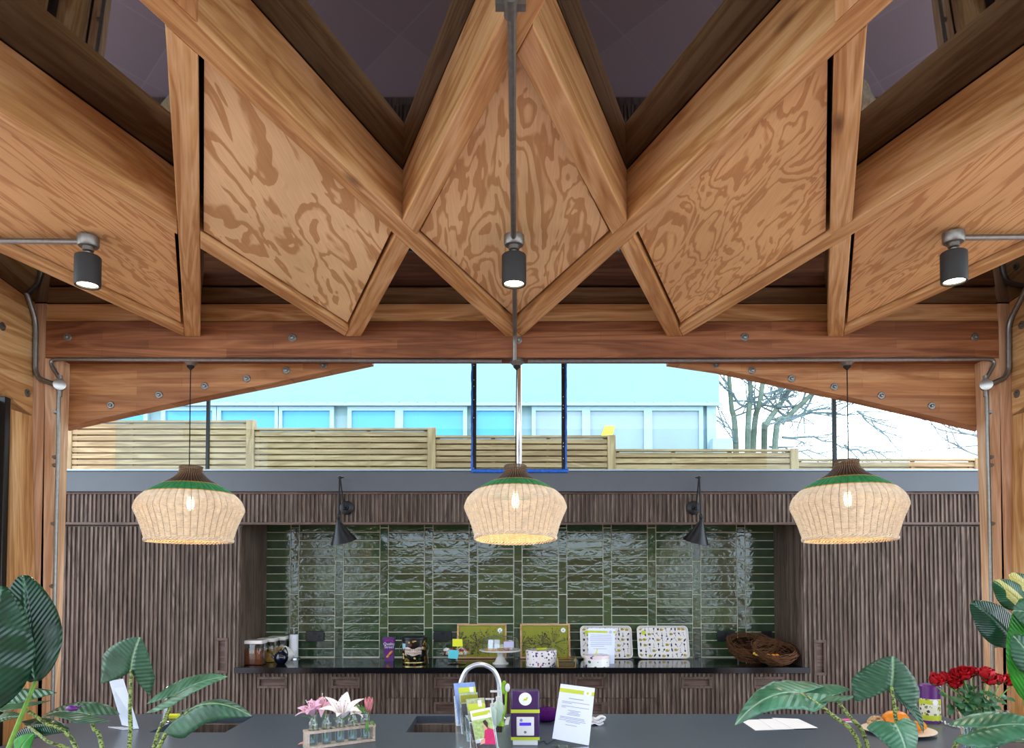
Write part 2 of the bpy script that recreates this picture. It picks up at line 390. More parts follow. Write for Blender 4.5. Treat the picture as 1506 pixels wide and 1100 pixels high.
M['leaf_lily'] = plain('lily_leaf', '5b8c45', .4, 0, .4, .25, 40)
SKY_FRONT, SKY_BACK, EXPO = 4.2, 4.2, 0.35
M['acr_white'] = plain('frosted_acrylic', 'dfe6f2', .2, 0, .5, .02, 8)
M['notice'] = plain('notice_paper', 'dfe4fb', .3, 0, .4, .02, 8)
M['satin'] = plain('satin_steel', 'd3d8e2', .3, .7, .5, .03, 20)
# ================================================================== SETTING
YB, YBB = 3.65, 3.76          # front and back of the tie beam over the island
YC, YT = 5.5, 6.09             # cabinet fronts, tiled wall
gz = .172
K, SL, T0 = .416, .072, 2.807
X0 = .01; S = .80
GS = .09
def gzf(y): return T0+gz+GS*(YB-y)          # underside of the dark roof glass
def cz(y): return T0+SL*(YB-y)       # underside of the roof lattice
def onceil(px, py, off=0.0):
    d = ray(px, py)   # EYE + d.z t = T0+off+SL*(YB-d.y t)
    t = (T0+off+SL*YB-EYE)/(d.z+SL*d.y); return Vector((d.x*t, d.y*t, EYE+d.z*t))
m = MB().box(-5, 5, -3.2, 6.3, -.06, 0); struct(obj('floor', m, M['floor'], smooth=False))
m = MB().box(-40, 40, -40, 60, -.2, -.07); struct(obj('ground', m, plain('outdoor_paving', 'b9b9b2', .9), smooth=False))
m = MB().box(-3.0, 3.0, -3.3, -3.2, 0, 1.95); struct(obj('wall_rear', m, M['fir_z'], smooth=False))  # unseen wall added to keep sky out of tile reflections, low for daylight
# dark glazed roof above the lattice
m = MB(); y0, y1 = -3.2, YBB+.02
m.loft([[(-3.3, y, gzf(y)), (3.3, y, gzf(y)), (3.3, y, gzf(y)+.1), (-3.3, y, gzf(y)+.1)] for y in (y0, y1)])
ce = struct(obj('ceiling', m, M['black_glass'], smooth=False))
# canopy beyond the tie beam, over the kitchen
m = MB().loft([[(-3.3, y, z), (3.3, y, z), (3.3, y, z+.14), (-3.3, y, z+.14)] for y, z in ((YBB+.2, 3.16), (5.75, 3.5))])
struct(obj('ceiling_over_kitchen', m, M['fir_x'], smooth=False))
# ------------------------------------------------------------------ tie beam, upper plank, posts, haunches
xl, xr = X(67, YB, 500), X(1469, YB, 500)
zb0, zb1 = Z(526, YB), Z(472, YB)
t = thing('tie_beam', 'long reddish glulam beam with steel bolts, spanning above the clerestory window', 'beam', ((xl+xr)/2, YB, zb0)); t['kind'] = 'thing'
obj('glulam', MB().box(xl, xr, YB, YBB, zb0, zb1), M['glulam_dark'], t, bevel=.004)
def bolt(parent, c, r=.02):
    m = MB(); m.lathe([(r, 0), (r, .004), (r*.86, .006), (r*.55, .006)], c, 20, (0, -1, 0)); m.lathe([(r*.45, .005), (r*.45, .014), (r*.2, .016)], c, 6, (0, -1, 0))
    obj('bolt', m, M['galv'], parent)
for px, py in ((100, 496), (430, 497), (1095, 496), (1434, 496), (762, 500)): bolt(t, at(px, py, YB))
o = obj('ledger_plank', MB().box(xl-.005, xr+.005, YB+.012, YBB, zb1+.001, cz(YB)+gz-.002), M['fir_x'], bevel=.003)
tag(o, 'brown timber plank laid along the top of the reddish bolted beam', 'plank')
HY0, HY1 = YBB+.003, YBB+.09
def haunch(side):
    if side < 0: pts = [(88, 532), (88, 629), (185, 607), (280, 587), (400, 563), (470, 548), (545, 532)]
    else: pts = [(1448, 532), (1448, 630), (1350, 607), (1250, 584), (1130, 558), (1060, 543), (985, 532)]
    P = [at(px, py, HY0) for px, py in pts]; zt = zb0+.06
    poly = [Vector((P[0].x, 0, zt))]+P[1:]+[Vector((P[-1].x, 0, zt))]
    m = MB().loft([[(p.x, y, p.z) for p in poly] for y in (HY0, HY1)])
    nm = 'left' if side < 0 else 'right'
    t = thing('haunch_plate', ('fir haunch plate with five bolts tapering away from the left post' if side < 0 else 'fir haunch plate with a split end grain, tapering away from the right post'), 'beam', (P[1].x, HY0, P[1].z), 'haunch plates under the tie beam'); t['kind'] = 'thing'
    obj('timber_plate', m, M['glulam_x'], t, smooth=False)
    bl = ((163, 596), (234, 581), (301, 568), (363, 557), (421, 545), (476, 537)) if side < 0 else ((1370, 597), (1296, 582), (1227, 569), (1164, 557), (1106, 545), (1052, 536))
    for px, py in bl: bolt(t, at(px, py, HY0), .019)
haunch(-1); haunch(1)
def post(side):
    # the post tapers: its edges are read at two heights and carried down to the floor
    Yf, Yb = YB+.004, YBB
    def edge(pa, pb, Y):
        a, b = at(*pa, Y), at(*pb, Y); k = (b.x-a.x)/(b.z-a.z); return lambda z: a.x+k*(z-a.z)
    if side < 0: eo, em, ei = edge((42, 560), (42, 1000), Yf), edge((67, 500), (64, 800), Yf), edge((103, 540), (84, 980), Yb)
    else: eo, em, ei = edge((1494, 560), (1494, 1000), Yf), edge((1469, 500), (1473, 800), Yf), edge((1433.5, 540), (1452.5, 980), Yb)
    z_top = cz(YB)+gz-.004; xm = xl if side < 0 else xr; zn = zb0-.0015
    t = thing('timber_post', 'pale fir post at the left end of the tie beam, conduit fixed to its face' if side < 0 else 'sunlit fir post at the right end of the tie beam, conduit fixed to its face', 'post', (eo(0), YB+.06, 0), 'fir posts holding the tie beam')
    def ring(z, a, b): return [(a, Yf, z), (b, Yf, z), (b, Yb, z), (a, Yb, z)] if a < b else [(b, Yf, z), (a, Yf, z), (a, Yb, z), (b, Yb, z)]
    m = MB().loft([ring(0, eo(0), em(0)), ring(zn, eo(zn), xm+side*.002), ring(z_top, eo(z_top), xm+side*.002)]); obj('outer_stud', m, M['post_z'], t, smooth=False)
    m = MB().loft([ring(0, em(0)-side*.0008, ei(0)), ring(zn, xm+side*.0012, ei(zn))]); obj('inner_stud', m, M['post_z'], t, smooth=False)
    return t
post(-1); post(1)
# side haunches and wall linings running towards the camera
def sidewall(side):
    a = 49.5 if side < 0 else 1486.5
    xf = X(a, YB, 560); s = side; th = .12
    ye = YB-.004
    zbot = Z(611, ye)
    nm = 'left' if side < 0 else 'right'
    # haunch
    prof = [(ye, zbot), (ye-.12, zbot+.035), (ye-.35, zbot+.16), (ye-1.0, zbot+.5), (ye-1.0, gzf(ye-1.0)-.002), (ye, gzf(ye)-.002)]
    m = MB().loft([[(x, y, z) for y, z in prof] for x in (xf, xf+s*th)])
    t = thing('haunch_plate', 'fir haunch on the %s wall, running towards the camera above the glazing' % nm, 'beam', (xf, ye, zbot), 'haunch plates on the side walls'); t['kind'] = 'thing'
    obj('timber_plate', m, M['fir_y'], t, smooth=False)
    for py, pxx in ((480, 3), (578, 40)) if side < 0 else ((478, 1503), (579, 1496)):
        d = ray(pxx, py); tt = xf/d.x; c = d*tt+Vector((0, 0, EYE))
        m = MB(); r = .02; m.lathe([(r, 0), (r, .004), (r*.55, .006)], c, 18, (-s, 0, 0)); m.lathe([(r*.45, .004), (r*.45, .014)], c, 6, (-s, 0, 0)); obj('bolt', m, M['galv'], t)
    # lining boards below, a dark steel mullion, then glazing towards the camera
    xb_ = at(55 if side < 0 else 1486.5, 1000, YB).x; xb_ += (xb_-xf)*.9
    w = MB(); w.loft([[(xb_, ye-.15, 0), (xf+s*.1, ye-.15, 0), (xf+s*.1, ye, 0), (xb_, ye, 0)], [(xf+s*.002, ye-.15, zbot-.002), (xf+s*.1, ye-.15, zbot-.002), (xf+s*.1, ye, zbot-.002), (xf+s*.002, ye, zbot-.002)]])
    struct(obj('wall_'+nm, w, M['fir_z'], smooth=False))
    w = MB().box(*sorted((xf+s*.03, xf+s*.12)), ye-.62, ye-.192, 0, zbot+.03); struct(obj('wall_%s_board' % nm, w, M['fir_z'], smooth=False))
    o = obj('steel_mullion', MB().box(*sorted((xf+s*.004, xf+s*.12)), ye-.19, ye-.152, 0, zbot+.05), M['black_metal'], bevel=.003)
    tag(o, 'dark steel upright between the fir linings of the %s wall' % nm, 'mullion', 'dark steel uprights')
    for i, y in enumerate((2.0, .5, -1.0)):
        o = struct(obj('wall_%s_post' % nm, MB().box(*sorted((xf+s*.03, xf+s*.15)), y-.06, y+.06, 0, gzf(y)-.003), M['fir_z'], smooth=False))
sidewall(-1); sidewall(1)
# ------------------------------------------------------------------ roof lattice
BW = .079; BD = gz-.002
R = {i: X0+S*i for i in (-2.5, -1.5, -.5, .5, 1.5, 2.5, 3.5)}
t1 = S/(2*K)
# a line is (direction -1 = 'R' family / +1 = 'L' family, x at t1)
def lx(line, t): return line[1]+line[0]*K*(t-t1)
def cross(l1, o1, l2, o2):
    # intersect edge (offset o) of two lines -> t
    t = ((l2[1]+o2)-(l1[1]+o1)+t1*K*(l1[0]-l2[0]))/(K*(l1[0]-l2[0])); return t
def P3(line, off, t, z): 
    return Vector((lx(line, t)+off, YB-t, z+SL*t))
h = BW/2
def beam(line, lo, hi, label, mat='fir_x'):
    """lo / hi: a number (cut square to the tie beam at that t) or (line, side) = butt against that edge of another beam"""
    def end(e, off): return cross(line, off, *e) if isinstance(e, tuple) else e
    ring = []
    q = [(-h, end(lo, -h)), (h, end(lo, h)), (h, end(hi, h)), (-h, end(hi, -h))]
    bot = [P3(line, o, t, T0) for o, t in q]
    m = MB().loft([bot, [Vector((p.x, p.y, gzf(p.y)-.002)) for p in bot]])
    a = P3(line, 0, end(lo, 0), T0); b = P3(line, 0, end(hi, 0), T0)
    ux = (b-a).normalized(); uy = Vector((0, 0, 1)).cross(ux).normalized(); uz = ux.cross(uy)
    Mx = Matrix((ux, uy, uz)).transposed().to_4x4(); Mx.translation = a
    o = obj('roof_beam', m, M[mat], M=Mx, bevel=.004, smooth=False)
    tag(o, label, 'beam', 'fir beams of the roof lattice', 'thing')
    return o
g = .0015
Rl, Ll = (lambda c: (-1, R[c])), (lambda c: (1, R[c]))
E0 = g
R1, L1 = Rl(-.5), Ll(.5)          # the two that meet at the middle of the tie beam
Vl, Vr = Ll(-.5), Rl(.5)          # the steep pair making the pointed arch
VL, VR = Ll(-1.5), Rl(1.5)        # the near vertical pair
R2, L2 = Rl(-1.5), Ll(1.5)
R3, L3 = Rl(-2.5), Ll(2.5)
FAR = 3.0
beam(R1, E0, FAR, 'long fir beam sloping from the upper left corner to the middle of the tie beam')
beam(L1, (R1, h+g), FAR, 'long fir beam sloping from the upper right corner to the middle of the tie beam')
beam(Vl, (R1, h+g), FAR, 'steep fir beam left of the middle conduit, upper side of the pointed plywood panel')
beam(Vl, E0, (R1, -h-g), 'short fir beam crossing the dark triangle left of the middle spotlight')
beam(Vr, (L1, -h-g), (Vl, h+g), 'steep fir beam right of the middle conduit, upper side of the pointed plywood panel')
beam(Vr, E0, (L1, h+g), 'short fir beam crossing the dark triangle right of the middle spotlight')
beam(VL, E0, (R1, -h-g), 'near vertical fir beam rising from the tie beam beside the pale plywood panel')
beam(VL, (R1, h+g), FAR, 'fir beam at the top edge, continuing beyond the upper left crossing')
beam(R2, (Vl, -h-g), (VL, h+g), 'fir beam along the lower edge of the pale plywood panel')
beam(R2, (VL, -h-g), FAR, 'fir beam along the upper edge of the plywood panel behind the left spotlight')
beam(R3, (VL, -h-g), 2.9, 'fir beam along the lower edge of the plywood panel behind the left spotlight')
beam(L2, (Vr, h+g), FAR, 'long fir beam running under the warm plywood panel and above the right spotlight')
beam(VR, (L2, -h-g), (L1, h+g), 'near vertical fir beam at the right of the warm plywood panel')
beam(VR, E0, (L2, h+g), 'short upright looking fir beam between the right dark triangles')
beam(VR, (L1, -h-g), FAR, 'fir beam at the top edge, continuing beyond the upper right crossing')
beam(L3, (VR, h+g), 2.9, 'fir beam along the lower edge of the plywood panel behind the right spotlight')
def cell(r_lo, r_hi, l_lo, l_hi, mat, label, grain, crease=0.0, rec=.018, gap=.015):
    """x + K t runs up across R lines, x - K t up across L lines; the cell lies between r_lo<r_hi and l_lo<l_hi"""
    o = h+gap
    def v(r, ro, l, lo): return P3(r, ro, cross(r, ro, l, lo), T0+rec)
    f = v(r_lo, o, l_hi, -o); n = v(r_hi, -o, l_lo, o); l = v(r_lo, o, l_lo, o); r = v(r_hi, -o, l_hi, -o)
    ux = Vector(grain).normalized(); ux = Vector((ux.x, ux.y, -SL*ux.y)).normalized(); uy = Vector((0, 0, 1)).cross(ux).normalized(); uz = ux.cross(uy)
    Mx = Matrix((ux, uy, uz)).transposed().to_4x4(); Mx.translation = (f+n+l+r)/4
    m = MB(); up = Vector((0, 0, .018)); cr = Vector((0, 0, crease))
    m.add([l, n+cr, f+cr, r, l+up, n+cr+up, f+cr+up, r+up], [(0, 1, 2), (1, 3, 2), (4, 6, 5), (5, 6, 7), (0, 4, 5, 1), (1, 5, 7, 3), (3, 7, 6, 2), (2, 6, 4, 0)])
    ob = obj('plywood_panel', m, M[mat], M=Mx, smooth=False)
    tag(ob, label, 'panel', 'plywood panels in the roof lattice')

cell(Rl(-.5), Rl(.5), Ll(-.5), Ll(.5), 'ply_c', 'pointed plywood panel above the middle spotlight, folded along the conduit', (0, -1, 0), crease=.03)
cell(Rl(-1.5), Rl(-.5), Ll(-1.5), Ll(-.5), 'ply_l', 'pale plywood panel with broad blotchy figure, between left and middle spotlights', (.03, 1, 0))
cell(Rl(.5), Rl(1.5), Ll(.5), Ll(1.5), 'ply_r', 'warm plywood panel between the middle and right spotlights', (-.03, 1, 0))
cell(Rl(-2.5), Rl(-1.5), Ll(-2.5), Ll(-1.5), 'ply_e', 'streaky plywood panel behind the left spotlight', (.17, 1, 0))
cell(Rl(1.5), Rl(2.5), Ll(1.5), Ll(2.5), 'ply_e', 'streaky plywood panel behind the right spotlight', (-.1, 1, 0))
cell(Rl(-.5), Rl(.5), Ll(-2.5), Ll(-1.5), 'ply_c', 'sliver of plywood panel at the top edge, left of the left dark glass', (.4, 1, 0))
cell(Rl(1.5), Rl(2.5), Ll(-.5), Ll(.5), 'ply_c', 'sliver of plywood panel at the top edge, near the upper right crossing', (-.4, 1, 0))
# ================================================================== CONDUITS, SPOTLIGHTS, PENDANTS
CR = .0095
def conduit(path, label, bends=.05, r=CR):
    p = bend_path(path, bends)
    o = obj('conduit', MB().tube(p, r, 10), M['galv'], org=tuple(path[0]))
    return tag(o, label, 'conduit', 'galvanised conduit runs')
yb = YB+.07; zc = zb0-.0105
jl, jr = at(88, 567, YB-.006), at(1450, 567, YB-.006)
# run under the tie beam with bends down both posts
def under(side):
    j = jl if side < 0 else jr
    xe = X(262 if side < 0 else 1262, yb, 532); xm = X(738 if side < 0 else 776, yb, 532)
    xp = X(84 if side < 0 else 1452, yb, 560)
    y2 = YB-.008
    y2 = YB-.0105
    conduit([Vector((xm, YB+.022, zc)), Vector((xp+side*.02-side*.02, y2, zc)), Vector((j.x, y2, j.z+.035))], 'thin galvanised conduit under the %s half of the tie beam, bending down onto the post' % ('left' if side < 0 else 'right'), .06)
    # junction box with disc lid
    t = thing('junction_box', 'round galvanised junction box on the %s post' % ('left' if side < 0 else 'right'), 'junction box', j, 'conduit junction boxes')
    m = MB(); m.lathe([(.026, -.012), (.026, .02), (.024, .026)], j, 20, (0.55*side*-1, -1, 0)); m.tube([j+Vector((0, 0, -.055)), j+Vector((0, 0, .05))], .0125, 10)
    obj('housing', m, M['galv'], t)
    m = MB(); m.lathe([(.029, .026), (.029, .030), (.026, .031)], j, 20, (0.55*side*-1, -1, 0)); obj('lid', m, M['steel'], t)
    # down the post
    bpx = 77 if side < 0 else 1459
    b = at(bpx, 1075, YB-.006); y3 = YB-.0105
    conduit([Vector((j.x, y3, j.z-.05)), Vector((j.x, y3, .002))], 'galvanised conduit running down the face of the %s post' % ('left' if side < 0 else 'right'))
    for k, (py, dx) in enumerate(((606, 6), (672, 5), (684, 6), (770, 6), (862, 6), (950, 6))):
        c = at((79.5 if side < 0 else 1457)-(py-600)*.028*(1 if side < 0 else -1), py, YB-.001); c.x = j.x+side*.022
        m = MB(); m.lathe([(.011, 0), (.009, .006), (.003, .010)], (c.x, YB+.004, c.z), 12, (0, -1, 0)); m.box(c.x-.006 if side < 0 else c.x-.02, c.x+.02 if side < 0 else c.x+.006, YB-.012, YB+.004, c.z-.006, c.z+.006)
        o = obj('saddle_clip', m, M['galv']); tag(o, 'small steel clip holding the %s post conduit' % ('left' if side < 0 else 'right'), 'clip', 'conduit clips, %s post' % ('left' if side < 0 else 'right'))
    # branch going up along the haunch towards the camera
    if side < 0: px = [(83, 566), (57, 557), (48, 545), (47.5, 472), (22, 424), (-20, 352)]
    else: px = [(1455, 566), (1478, 556), (1483.5, 545), (1484, 474), (1500, 443), (1540, 360)]
    Ys = [YB-.012, YB-.012, YB-.012, YB-.015, YB-.10, YB-.36]
    pts = [at(a, b, y) for (a, b), y in zip(px, Ys)]
    xw = X(49.5 if side < 0 else 1486.5, YB, 560)-side*.014
    for p in pts[2:]: p.x = (max if side < 0 else min)(p.x, xw) if True else p.x
    conduit(pts, 'galvanised conduit climbing from the junction box along the %s haunch' % ('left' if side < 0 else 'right'), .05, .0125)
under(-1); under(1)
# ceiling conduits
def ceil_run(pixels, label, drop=.013):
    return conduit([onceil(a, b, -drop) for a, b in pixels], label, .03)
def box_cap(c, name, label):
    pass
SP = [(130, 355), (756, 353), (1402, 349)]
spot_c = []
for (px, py), wh in zip(SP, ('left', 'middle', 'right')):
    b = onceil(px, py-6, .010)
    t = thing('spotlight', {'left': 'dark grey cylinder spotlight at the left, conduit leading off to the left', 'middle': 'dark grey cylinder spotlight hanging in front of the pointed plywood panel', 'right': 'dark grey cylinder spotlight at the right, conduit leading off to the right'}[wh], 'spotlight', b, 'lit ceiling spotlights')
    m = MB(); m.lathe([(.038, 0), (.038, -.03), (.034, -.036), (.020, -.038), (.020, -.052), (.012, -.056), (.010, -.075)], b, 20); obj('mount', m, M['galv'], t)
    z0 = -.072
    c = b+Vector((0, 0, z0))
    m = MB(); m.lathe([(.012, .004), (.042, 0), (.0455, -.004), (.0455, -.108), (.0435, -.112), (.037, -.110), (.036, -.100)], c, 28, caps=False); m.lathe([(.012, .004), (.002, .0045)], c, 28, caps=False); obj('can', m, M['graphite'], t)
    m = MB(); m.lathe([(.0365, -.104), (.001, -.1042)], c, 28, caps=False); obj('lens', m, emis('warm_lamp_'+wh, 'ffe9c4', 9), t)
    ld = bpy.data.lights.new('spot_lamp', 'SPOT'); ld.energy = 16; ld.color = (1, .80, .58); ld.spot_size = 1.5; ld.spot_blend = .6; ld.shadow_soft_size = .03
    lo = bpy.data.objects.new('spot_lamp', ld); C.objects.link(lo); lo.location = c+Vector((0, 0, -.125))
    spot_c.append(b)
b = spot_c[1]
conduit([onceil(752, -60, -.012), Vector((b.x-.002, b.y-.041, b.z-.020))], 'galvanised conduit down the fold of the pointed panel, above the middle spotlight', .03, .0105)
# coupler at the top of that conduit
m = MB(); c = onceil(751, 8, -.012); m.lathe([(.016, -.03), (.016, .03)], c, 12, (0, 1, 0)); m.box(c.x-.035, c.x+.035, c.y-.012, c.y+.012, c.z-.006, c.z+.012)
tag(obj('conduit_coupler', m, M['galv']), 'galvanised saddle on the middle conduit at the top edge', 'coupler')
cend = Vector((X(757, YB-.012, 522), YB-.012, zb0+.035))
conduit([b+Vector((.002, .041, -.018)), Vector((cend.x, YB-.05, cz(YB-.05)-.012)), cend+Vector((0, 0, -.05))], 'galvanised conduit from behind the middle spotlight to the tie beam', .04, .0105)
b = spot_c[0]; conduit([b+Vector((-.037, 0, -.016)), b+Vector((-1.2, -.02, -.012))], 'galvanised conduit leading left from the left spotlight', .03, .0105)
b = spot_c[2]; conduit([b+Vector((.037, 0, -.016)), b+Vector((1.2, -.02, -.012))], 'galvanised conduit leading right from the right spotlight', .03, .0105)
# ---- wicker pendants
def shade_profile():
    pts = [(.056, 0), (.054, -.012), (.062, -.035), (.085, -.060), (.115, -.080), (.150, -.100), (.198, -.131), (.235, -.168), (.2505, -.205), (.250, -.222), (.236, -.255), (.220, -.295), (.208, -.335), (.200, -.362)]
    return [Vector((p.x, 0, p.z)) for p in smooth_path([Vector((a, 0, b)) for a, b in pts], 8)]
def resample(pts, step):
    out = []; acc = 0.0; nxt = 0.0
    for a, b in zip(pts, pts[1:]):
        L = (b-a).length
        while nxt <= acc+L:
            out.append(a.lerp(b, (nxt-acc)/L)); nxt += step
        acc += L
    return out
NR = 44
def pendant(px, py_top, Yp, sc, label, tilt=0.0, proto=None):
    top = at(px, py_top, Yp)
    Mx = Matrix.Translation(top) @ Matrix.Rotation(tilt, 4, 'X') @ Matrix.Scale(sc, 4)
    if proto: return dup(proto, label, Mx)
    t = bpy.data.objects.new('pendant_lamp', None); C.objects.link(t); t.matrix_world = Mx; W[t.name] = Mx; tag(t, label, 'pendant lamp', 'wicker pendants over the island')
    T = lambda v: Mx @ v
    prof = resample(shade_profile(), .0066)
    rows = {'brown': MB(), 'green': MB(), 'accent': MB(), 'pale': MB()}
    for i, p in enumerate(prof):
        z = p.z
        k = 'brown' if z > -.088 else 'accent' if z > -.092 else 'green' if z > -.133 else 'accent' if z > -.1375 else 'pale'
        n = NR*4; ph = .0006*(i % 2)
        path = []
        for j in range(n):
            a = 2*PI*j/n
            rr = p.x+ph-.003+.0085*(p.x/.25)*abs(math.sin(NR/2*a))**.8
            path.append(T(Vector((rr*math.cos(a), rr*math.sin(a), z))))
        rows[k].tube(path, .00285*sc, 5, closed=True)
    # plaited foot rim
    rim = MB()
    for s_ in (0, 1, 2):
        path = []
        for j in range(NR*4):
            a = 2*PI*j/(NR*4); q = 22*a+s_*2*PI/3
            path.append(T(Vector(((.2025+.005*math.cos(q))*math.cos(a), (.2025+.005*math.cos(q))*math.sin(a), -.368+.007*math.sin(q)))))
        rim.tube(path, .0036*sc, 5, closed=True)
    ribs = MB()
    pr2 = shade_profile()[::4]+[Vector((.201, 0, -.366))]
    for j in range(NR):
        a = 2*PI*j/NR
        ribs.tube([T(Vector(((p.x-.0016)*math.cos(a), (p.x-.0016)*math.sin(a), p.z))) for p in pr2], .0022*sc, 4)
    for nm, k, mt, lb in (('neck_weave', 'brown', 'brown_rattan', 'dark brown woven neck'), ('coloured_band', 'green', 'green_rattan', 'green woven band'), ('accent_cane', 'accent', 'yellow_rattan', None), ('shade_weave', 'pale', 'pale_rattan', 'pale cane weave')):
        obj(nm, rows[k], M[mt], t, label=lb)
    obj('rim_plait', rim, M['pale_rattan'], t); obj('cane_ribs', ribs, M['rib_rattan'], t)
    m = MB(); m.lathe([(.003, .02), (.02, .01), (.021, -.055), (.016, -.06)], T(Vector((0, 0, -.05))), 16); obj('lamp_holder', m, M['black_metal'], t)
    m = MB(); m.lathe([(.011, 0), (.013, -.02), (.017, -.05), (.017, -.070), (.012, -.085), (.001, -.094)], T(Vector((0, 0, -.125))), 16, caps=False); obj('bulb', m, M['bulb'], t, label='glowing bulb')
    return t
M['bulb'] = emis('warm_bulb', 'ffd9a0', 26)
PY_ = YB+.05
P0 = pendant(281, 687, PY_, 1.0, 'left pendant with pale wicker shade, green band and brown neck', -.02)
P1 = pendant(758, 686, PY_, .985, 'middle pendant with pale wicker shade, hanging in front of the tiles', -.10, P0)
P2 = pendant(1245, 678, PY_, 1.065, 'right pendant with pale wicker shade, slightly larger than the others', -.04, P0)
for (px, py, Yp, sc), wh, lean in zip(((281, 687, PY_, 1.0), (758, 686, PY_, 1), (1245, 678, PY_, 1.06)), ('left', 'middle', 'right'), (2, 2, -2)):
    top = at(px, py, Yp)
    r = Vector((X(px+lean, Yp, 536), YB+.03, zc-.002)); top.y = r.y
    t = thing('ceiling_rose', 'grey conduit box and black cord of the %s pendant' % wh, 'ceiling rose', r, 'pendant ceiling roses and cords')
    m = MB(); m.lathe([(.034, .012), (.036, .006), (.036, -.004), (.024, -.014), (.018, -.020)], r, 20); obj('conduit_box', m, M['galv'], t)
    m = MB(); m.lathe([(.019, -.016), (.017, -.028), (.008, -.036), (.004, -.042)], r, 16); obj('cord_grip', m, M['black_soft'], t)
    m = MB(); m.tube([r+Vector((0, 0, -.038)), top+Vector((0, 0, -.03*sc))], .0028, 6); obj('cord', m, M['black_soft'], t)
    ld = bpy.data.lights.new('pendant_glow', 'POINT'); ld.energy = 1.5; ld.color = (1, .66, .34); ld.shadow_soft_size = .03
    lo = bpy.data.objects.new('pendant_glow', ld); C.objects.link(lo); lo.location = top+Vector((0, 0, -.24))
# square bracket behind the middle rose
# ================================================================== KITCHEN WALL
WT = .935                                   # worktop height (both counters)
zf0, zf1 = Z(723, YC-.03), Z(693, YC-.03)  # grey channel
zv0, zv1 = Z(772, YC), Z(723.5, YC)        # slatted pelmet
XL, XR = -3.75, 3.75
o = obj('steel_channel', MB().box(XL, XR, YC-.035, YC+.12, zf0, zf1), M['steel_grey'], bevel=.004)
tag(o, 'grey painted steel channel along the top of the slatted kitchen wall', 'channel')
o = obj('flashing', MB().box(XL, XR, YC-.045, YC+.2, zf1+.001, zf1+.014), M['upvc'], bevel=.003); tag(o, 'thin white flashing on top of the grey steel channel', 'flashing')
PITCHS = .0318
def slats(m, x0, x1, z0, z1, y, cut=None, w=.021, d=.013):
    n = max(1, int(round((x1-x0)/PITCHS))); p = (x1-x0)/n
    for i in range(n):
        c = x0+p*(i+.5); segs = [(z0, z1)]
        if cut and cut[0]-w*.45 < c < cut[1]+w*.45: segs = [(z0, cut[2]), (cut[3], z1)]
        for a, b in segs:
            if b-a < .004: continue
            pr = [(-.5, 0), (-.46, -.55), (-.28, -1), (.28, -1), (.46, -.55), (.5, 0)]
            m.loft([[(c+w*u, y+d*v, z) for u, v in pr] for z in (a, b)])
def front(m, x0, x1, z0, z1, y=YC, cut=None, th=.02):
    g_ = .0015
    if cut:  # board with a window for the routed pull
        a, b, c, d = cut
        for q in ((x0+g_, a, z0+g_, z1-g_), (b, x1-g_, z0+g_, z1-g_), (a, b, z0+g_, c), (a, b, d, z1-g_)): m.box(q[0], q[1], y, y+th, q[2], q[3])
    else: m.box(x0+g_, x1-g_, y, y+th, z0+g_, z1-g_)
    slats(m, x0+g_, x1-g_, z0+g_, z1-g_, y, cut)
def pull(parent, cut, y=YC, fr=.026):
    a, b, c, d = cut; m = MB(); yy = y-.0135
    m.box(a, b, yy, y+.012, c, c+fr); m.box(a, b, yy, y+.012, d-fr, d); m.box(a, a+fr, yy, y+.012, c+fr, d-fr); m.box(b-fr, b, yy, y+.012, c+fr, d-fr)
    h_ = obj('handle', m, M['walnut_lite'], parent, bevel=.002)
    obj('handle_recess', MB().box(a+fr*.9, b-fr*.9, y+.006, y+.014, c+fr*.9, d-fr*.9), M['walnut_x'], h_)
def cutpx(x0, x1, y0, y1): return (X(x0, YC, y0), X(x1, YC, y0), Z(y1, YC), Z(y0, YC))
# pelmet
t = thing('slatted_pelmet', 'band of short dark vertical slats under the grey steel channel', 'pelmet', (0, YC, zv0))
m = MB(); m.box(XL, XR, YC, YC+.06, zv0+.004, zv1-.004); slats(m, XL, XR, zv0+.02, zv1-.012, YC); obj('slats', m, M['walnut_z'], t)
obj('soffit', MB().box(XL, XR, YC+.061, YT-.012, zv0+.07, zv0+.085), M['walnut_x'], t)
m = MB(); m.box(XL, XR, YC-.018, YC-.0002, zv1-.018, zv1-.0005); m.box(XL, XR, YC-.018, YC-.0002, zv0, zv0+.020); obj('rails', m, M['walnut_x'], t, bevel=.004, label='dark wood rails along the top and bottom')
# tall cabinets
xr0, xr1 = X(354, YC, 880), X(1179, YC, 880)      # recess
def tall(x0, x1, seams, hc, label, hinge):
    t = thing('tall_cabinet', label, 'cabinet', ((x0+x1)/2, YC, 0), 'tall slatted cabinets')
    m = MB(); m.box(x0, x1, YC+.021, YC+.06, 0, zv0-.002); m.box(x0, x1, YC+.0605, YT-.013, 0, zv0+.069); obj('carcass', m, M['walnut_z'], t)
    xs = [x0]+seams+[x1]
    for i, (a, b) in enumerate(zip(xs, xs[1:])):
        isd = (hc[0] > a and hc[1] < b); m = MB()
        if isd:
            front(m, a, b, .1, zv0-.012, cut=hc); d = obj('door', m, M['walnut_z'], t); pull(d, hc, fr=.021)
        else:
            front(m, a, b, .1, zv0-.012); obj('filler_panel', m, M['walnut_z'], t)
        if i: pass
    return t
tall(XL, xr0, [X(112, YC, 880), X(343, YC, 880)], cutpx(318, 336, 938, 990), 'tall dark slatted cupboard on the left of the tiled recess', 1)
t = tall(xr1, XR, [X(1193, YC, 880), X(1411, YC, 880), X(1421, YC, 880)], cutpx(1196, 1214, 941, 993), 'tall dark slatted cupboard on the right of the tiled recess', -1)
